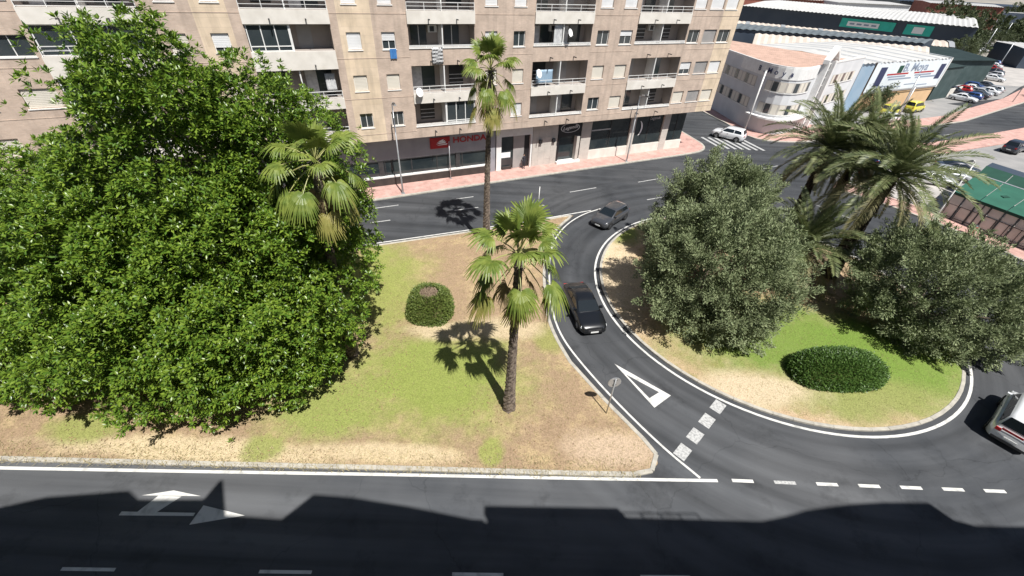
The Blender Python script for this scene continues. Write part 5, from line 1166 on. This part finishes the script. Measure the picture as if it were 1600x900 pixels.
# ------------------------------------------------------------------ terrace with green awnings on the right
ca = thing('awning_terrace', 'terrace roofed with green fabric awnings behind the railing', 'terrace', (45, 40, .01))
def awn(nm, q, m, th=.06):
    o = mk(nm, [(x - 45, y - 40, z - .01) for x, y, z in q], [tuple(range(len(q)))], m, ca); md = o.modifiers.new('t', 'SOLIDIFY'); md.thickness = th; return o
e0, e1, e2, e3 = (43.9, 41.0), (48.2, 31.0), (57.2, 35.5), (52.6, 47.6)
def cpt(u, v, z): a_ = Vector((*e0, 0)).lerp(Vector((*e1, 0)), u); b_ = Vector((*e3, 0)).lerp(Vector((*e2, 0)), u); p = a_.lerp(b_, v); return (p.x, p.y, z)
for k in range(5):
    u0, u1 = k / 5 + .003, (k + 1) / 5 - .003
    awn('awning', [cpt(u0, 0, 2.7), cpt(u1, 0, 2.7), cpt(u1, .62, 3.1), cpt(u0, .62, 3.1)], M['greenfab'])
    awn('valance', [cpt(u0, -.004, 2.45), cpt(u1, -.004, 2.45), cpt(u1, -.004, 2.7), cpt(u0, -.004, 2.7)], M['greendark'], .02)
    awn('upper_awning', [cpt(u0, .66, 3.0), cpt(u1, .66, 3.0), cpt(u1, .84, 3.6), cpt(u0, .84, 3.6)], M['greendark'])
for k in range(10):
    u0, u1 = k / 10 + .008, (k + 1) / 10 - .008
    awn('side_panel', [cpt(u0, .012, .15), cpt(u1, .012, .15), cpt(u1, .012, 2.4), cpt(u0, .012, 2.4)], M['whitepanel'], .03)
    p = cpt(k / 10, .008, 0); MB().tube([(p[0] - 45, p[1] - 40, 0), (p[0] - 45, p[1] - 40, 2.6)], .05, 6).build('post', M['darkmetal'], ca)
awn('ridge_cap', [cpt(0, .625, 3.12), cpt(1, .625, 3.12), cpt(1, .655, 3.12), cpt(0, .655, 3.12)], M['galv'])
awn('glazed_roof', [cpt(0, .86, 3.5), cpt(1, .86, 3.5), cpt(1, 1.15, 3.3), cpt(0, 1.15, 3.3)], M['navyroof'])
for u in (.0, .25, .5, .75, 1.):
    for v in (.01, .6, 1.1):
        p = cpt(u, v, 0); MB().tube([(p[0] - 45, p[1] - 40, 0), (p[0] - 45, p[1] - 40, 2.6 if v < .5 else 3.0)], .05).build('post', M['darkmetal'], ca)
for (u, v) in ((.3, .25), (.55, .4), (.7, .2)): p = cpt(u, v, 0); awn('patch', [(p[0] + dx, p[1] + dy, 2.72 + .4 * v / .62 + .05) for dx, dy in ((0, 0), (.7, .1), (.8, .6), (.1, .5))], M['greendark'], .01)
rl = thing('pavement_railing', 'dark metal railing along the curved pink pavement', 'railing', (RC[0], RC[1], .12))
ra = circ(29.1, 60, -12, 46)
for i in range(0, len(ra), 2): MB().tube([(ra[i][0] - RC[0], ra[i][1] - RC[1], 0), (ra[i][0] - RC[0], ra[i][1] - RC[1], 1.5)], .035, 6).build('rail_post', M['darkmetal'], rl)
for z in (.25, 1.45): MB().tube([(x - RC[0], y - RC[1], z) for x, y in ra], .03, 6).build('rail_bar', M['darkmetal'], rl)
bn = thing('litter_bin', 'dark red litter bin beside the curved railing', 'bin', (43.75, 36.9, .12))
MB().tube([(0, 0, .15), (0, 0, .3), (0, 0, .95)], [.2, .24, .26], 12).build('bucket', M['redbrown'], bn, True); MB().tube([(0, 0, 0), (0, 0, .16)], .05).build('foot', M['darkmetal'], bn); MB().tube([(0, 0, .96), (0, 0, 1.03)], [.28, .2], 12).build('lid', M['darkmetal'], bn)

# ------------------------------------------------------------------ block behind the viewpoint: its roofline throws the shadow on the near road
def yf(x): return -1.2 + .037 * x
sa = math.atan(.037)
nb = thing('home_block', 'apartment block behind the viewer whose roofline shadows the near road', 'building', (0, -1.2, 0), sa)
box('wall', -60, 60, -12, .0, 0, 19.3, M['whitepanel'], nb)
for k in range(6): box('floor_band', -60, 60, .002, .12, 2.6 + 2.9 * k, 2.8 + 2.9 * k, M['stone'], nb)
def para(nm, prof, th=.3, m='whitepanel'):
    n = len(prof); V = [(x, y, z) for y in (.0, -th) for x, z in prof]
    return mk(nm, V, [tuple(range(n)), tuple(range(n, 2 * n))[::-1]] + [(i, i + n, (i + 1) % n + n, (i + 1) % n) for i in range(n)], M[m], nb)
KX, KY = .28, .478
def up_(xs, ys):      # roof point whose shadow lands at ground point (xs, ys)
    z = (ys + 1.2 - .037 * xs) / (KY + .037 * KX); x = xs + KX * z; return (x, z)
def sh(pts): return [up_(*p) for p in pts]
def skirt(pts): p = sh(pts); return [(p[0][0], 19.2)] + p + [(p[-1][0], 19.2)]
para('parapet', skirt([(-30, 6.0), (-21.0, 7.8), (-19.5, 8.3), (-16.3, 8.75), (-15.6, 8.4)]))
para('parapet', skirt([(-15.6, 8.4), (-12.9, 8.55), (-12.7, 9.4), (-12.55, 9.4), (-11.6, 7.95)]), .35)
para('parapet', skirt([(-11.6, 7.95), (-9.2, 7.9)]), .4)
q = sh([(-9.2, 7.9), (-8.3, 9.0), (-4.0, 8.7), (-1.2, 8.3), (-.72, 8.3)]); h0, h1 = up_(-7.6, 8.17), up_(-6.2, 8.31)
para('parapet', [(q[0][0], 19.2), q[0], q[1], (h0[0], q[1][1] - .02), (h0[0], 19.2)]); para('parapet', [(h0[0], h1[1]), (h0[0], q[1][1] - .02), (h1[0], q[1][1] - .2), (h1[0], h1[1])]); para('parapet', [(h0[0], 19.2), (h0[0], h0[1]), (h1[0], h0[1]), (h1[0], 19.2)])
para('parapet', [(h1[0], 19.2), (h1[0], q[1][1] - .2), q[2], q[3], q[4], (q[4][0], 19.2)])
para('parapet', skirt([(-.72, 8.9), (5.2, 9.1), (5.5, 8.75)]), .35)
para('parapet', skirt([(5.5, 8.72), (11.5, 8.85)]), .3)
q = sh([(11.5, 8.85), (12.6, 9.1), (13.8, 9.45), (15.8, 9.8), (17.6, 10.0), (19.8, 10.1), (20.5, 9.15)])
hole = sh([(16.3, 9.12), (19.0, 9.3), (19.25, 9.02), (16.3, 8.95)])
hb, ht = min(p[1] for p in hole), max(p[1] for p in hole); hx0, hx1 = min(p[0] for p in hole), max(p[0] for p in hole)
para('parapet', [(q[0][0], 19.2)] + [q[0], (hx0, q[0][1])] + [(hx0, 19.2)]); 
para('parapet', [(q[0][0], q[0][1]), *q[1:4], (hx0, ht)] if False else [(hx0 - .001, ht)] + [p for p in q[::-1] if p[0] > hx0][::-1] + [(q[-1][0], ht)] if False else [(q[0][0] + .01, q[0][1])] + q[1:6] + [(q[6][0], ht), (hx0, ht), (hx0, q[0][1])])
para('parapet', [(hx1, ht - .002), (q[6][0], ht - .002), (q[6][0] + .6, q[6][1]), (q[6][0] + .6, 19.2), (hx1, 19.2)])
para('parapet', [(hx0, 19.2), (hx1, 19.2), (hx1, hb), (hx0, hb)])
para('parapet', skirt([(20.5, 9.12), (40, 9.8)]), .3)
r0 = up_(5.5, 8.72); r1 = up_(8.9, 8.78); zr_ = up_(6, 9.05)[1]
rb_ = MB(); rb_.box(r0[0], r1[0], -.14, -.1, zr_ - .05, zr_)
for k in range(5): x = r0[0] + (r1[0] - r0[0]) * k / 4; rb_.box(x - .025, x + .025, -.14, -.1, r0[1] - .2, zr_ - .051)
rb_.build('roof_railing', M['galv'], nb)
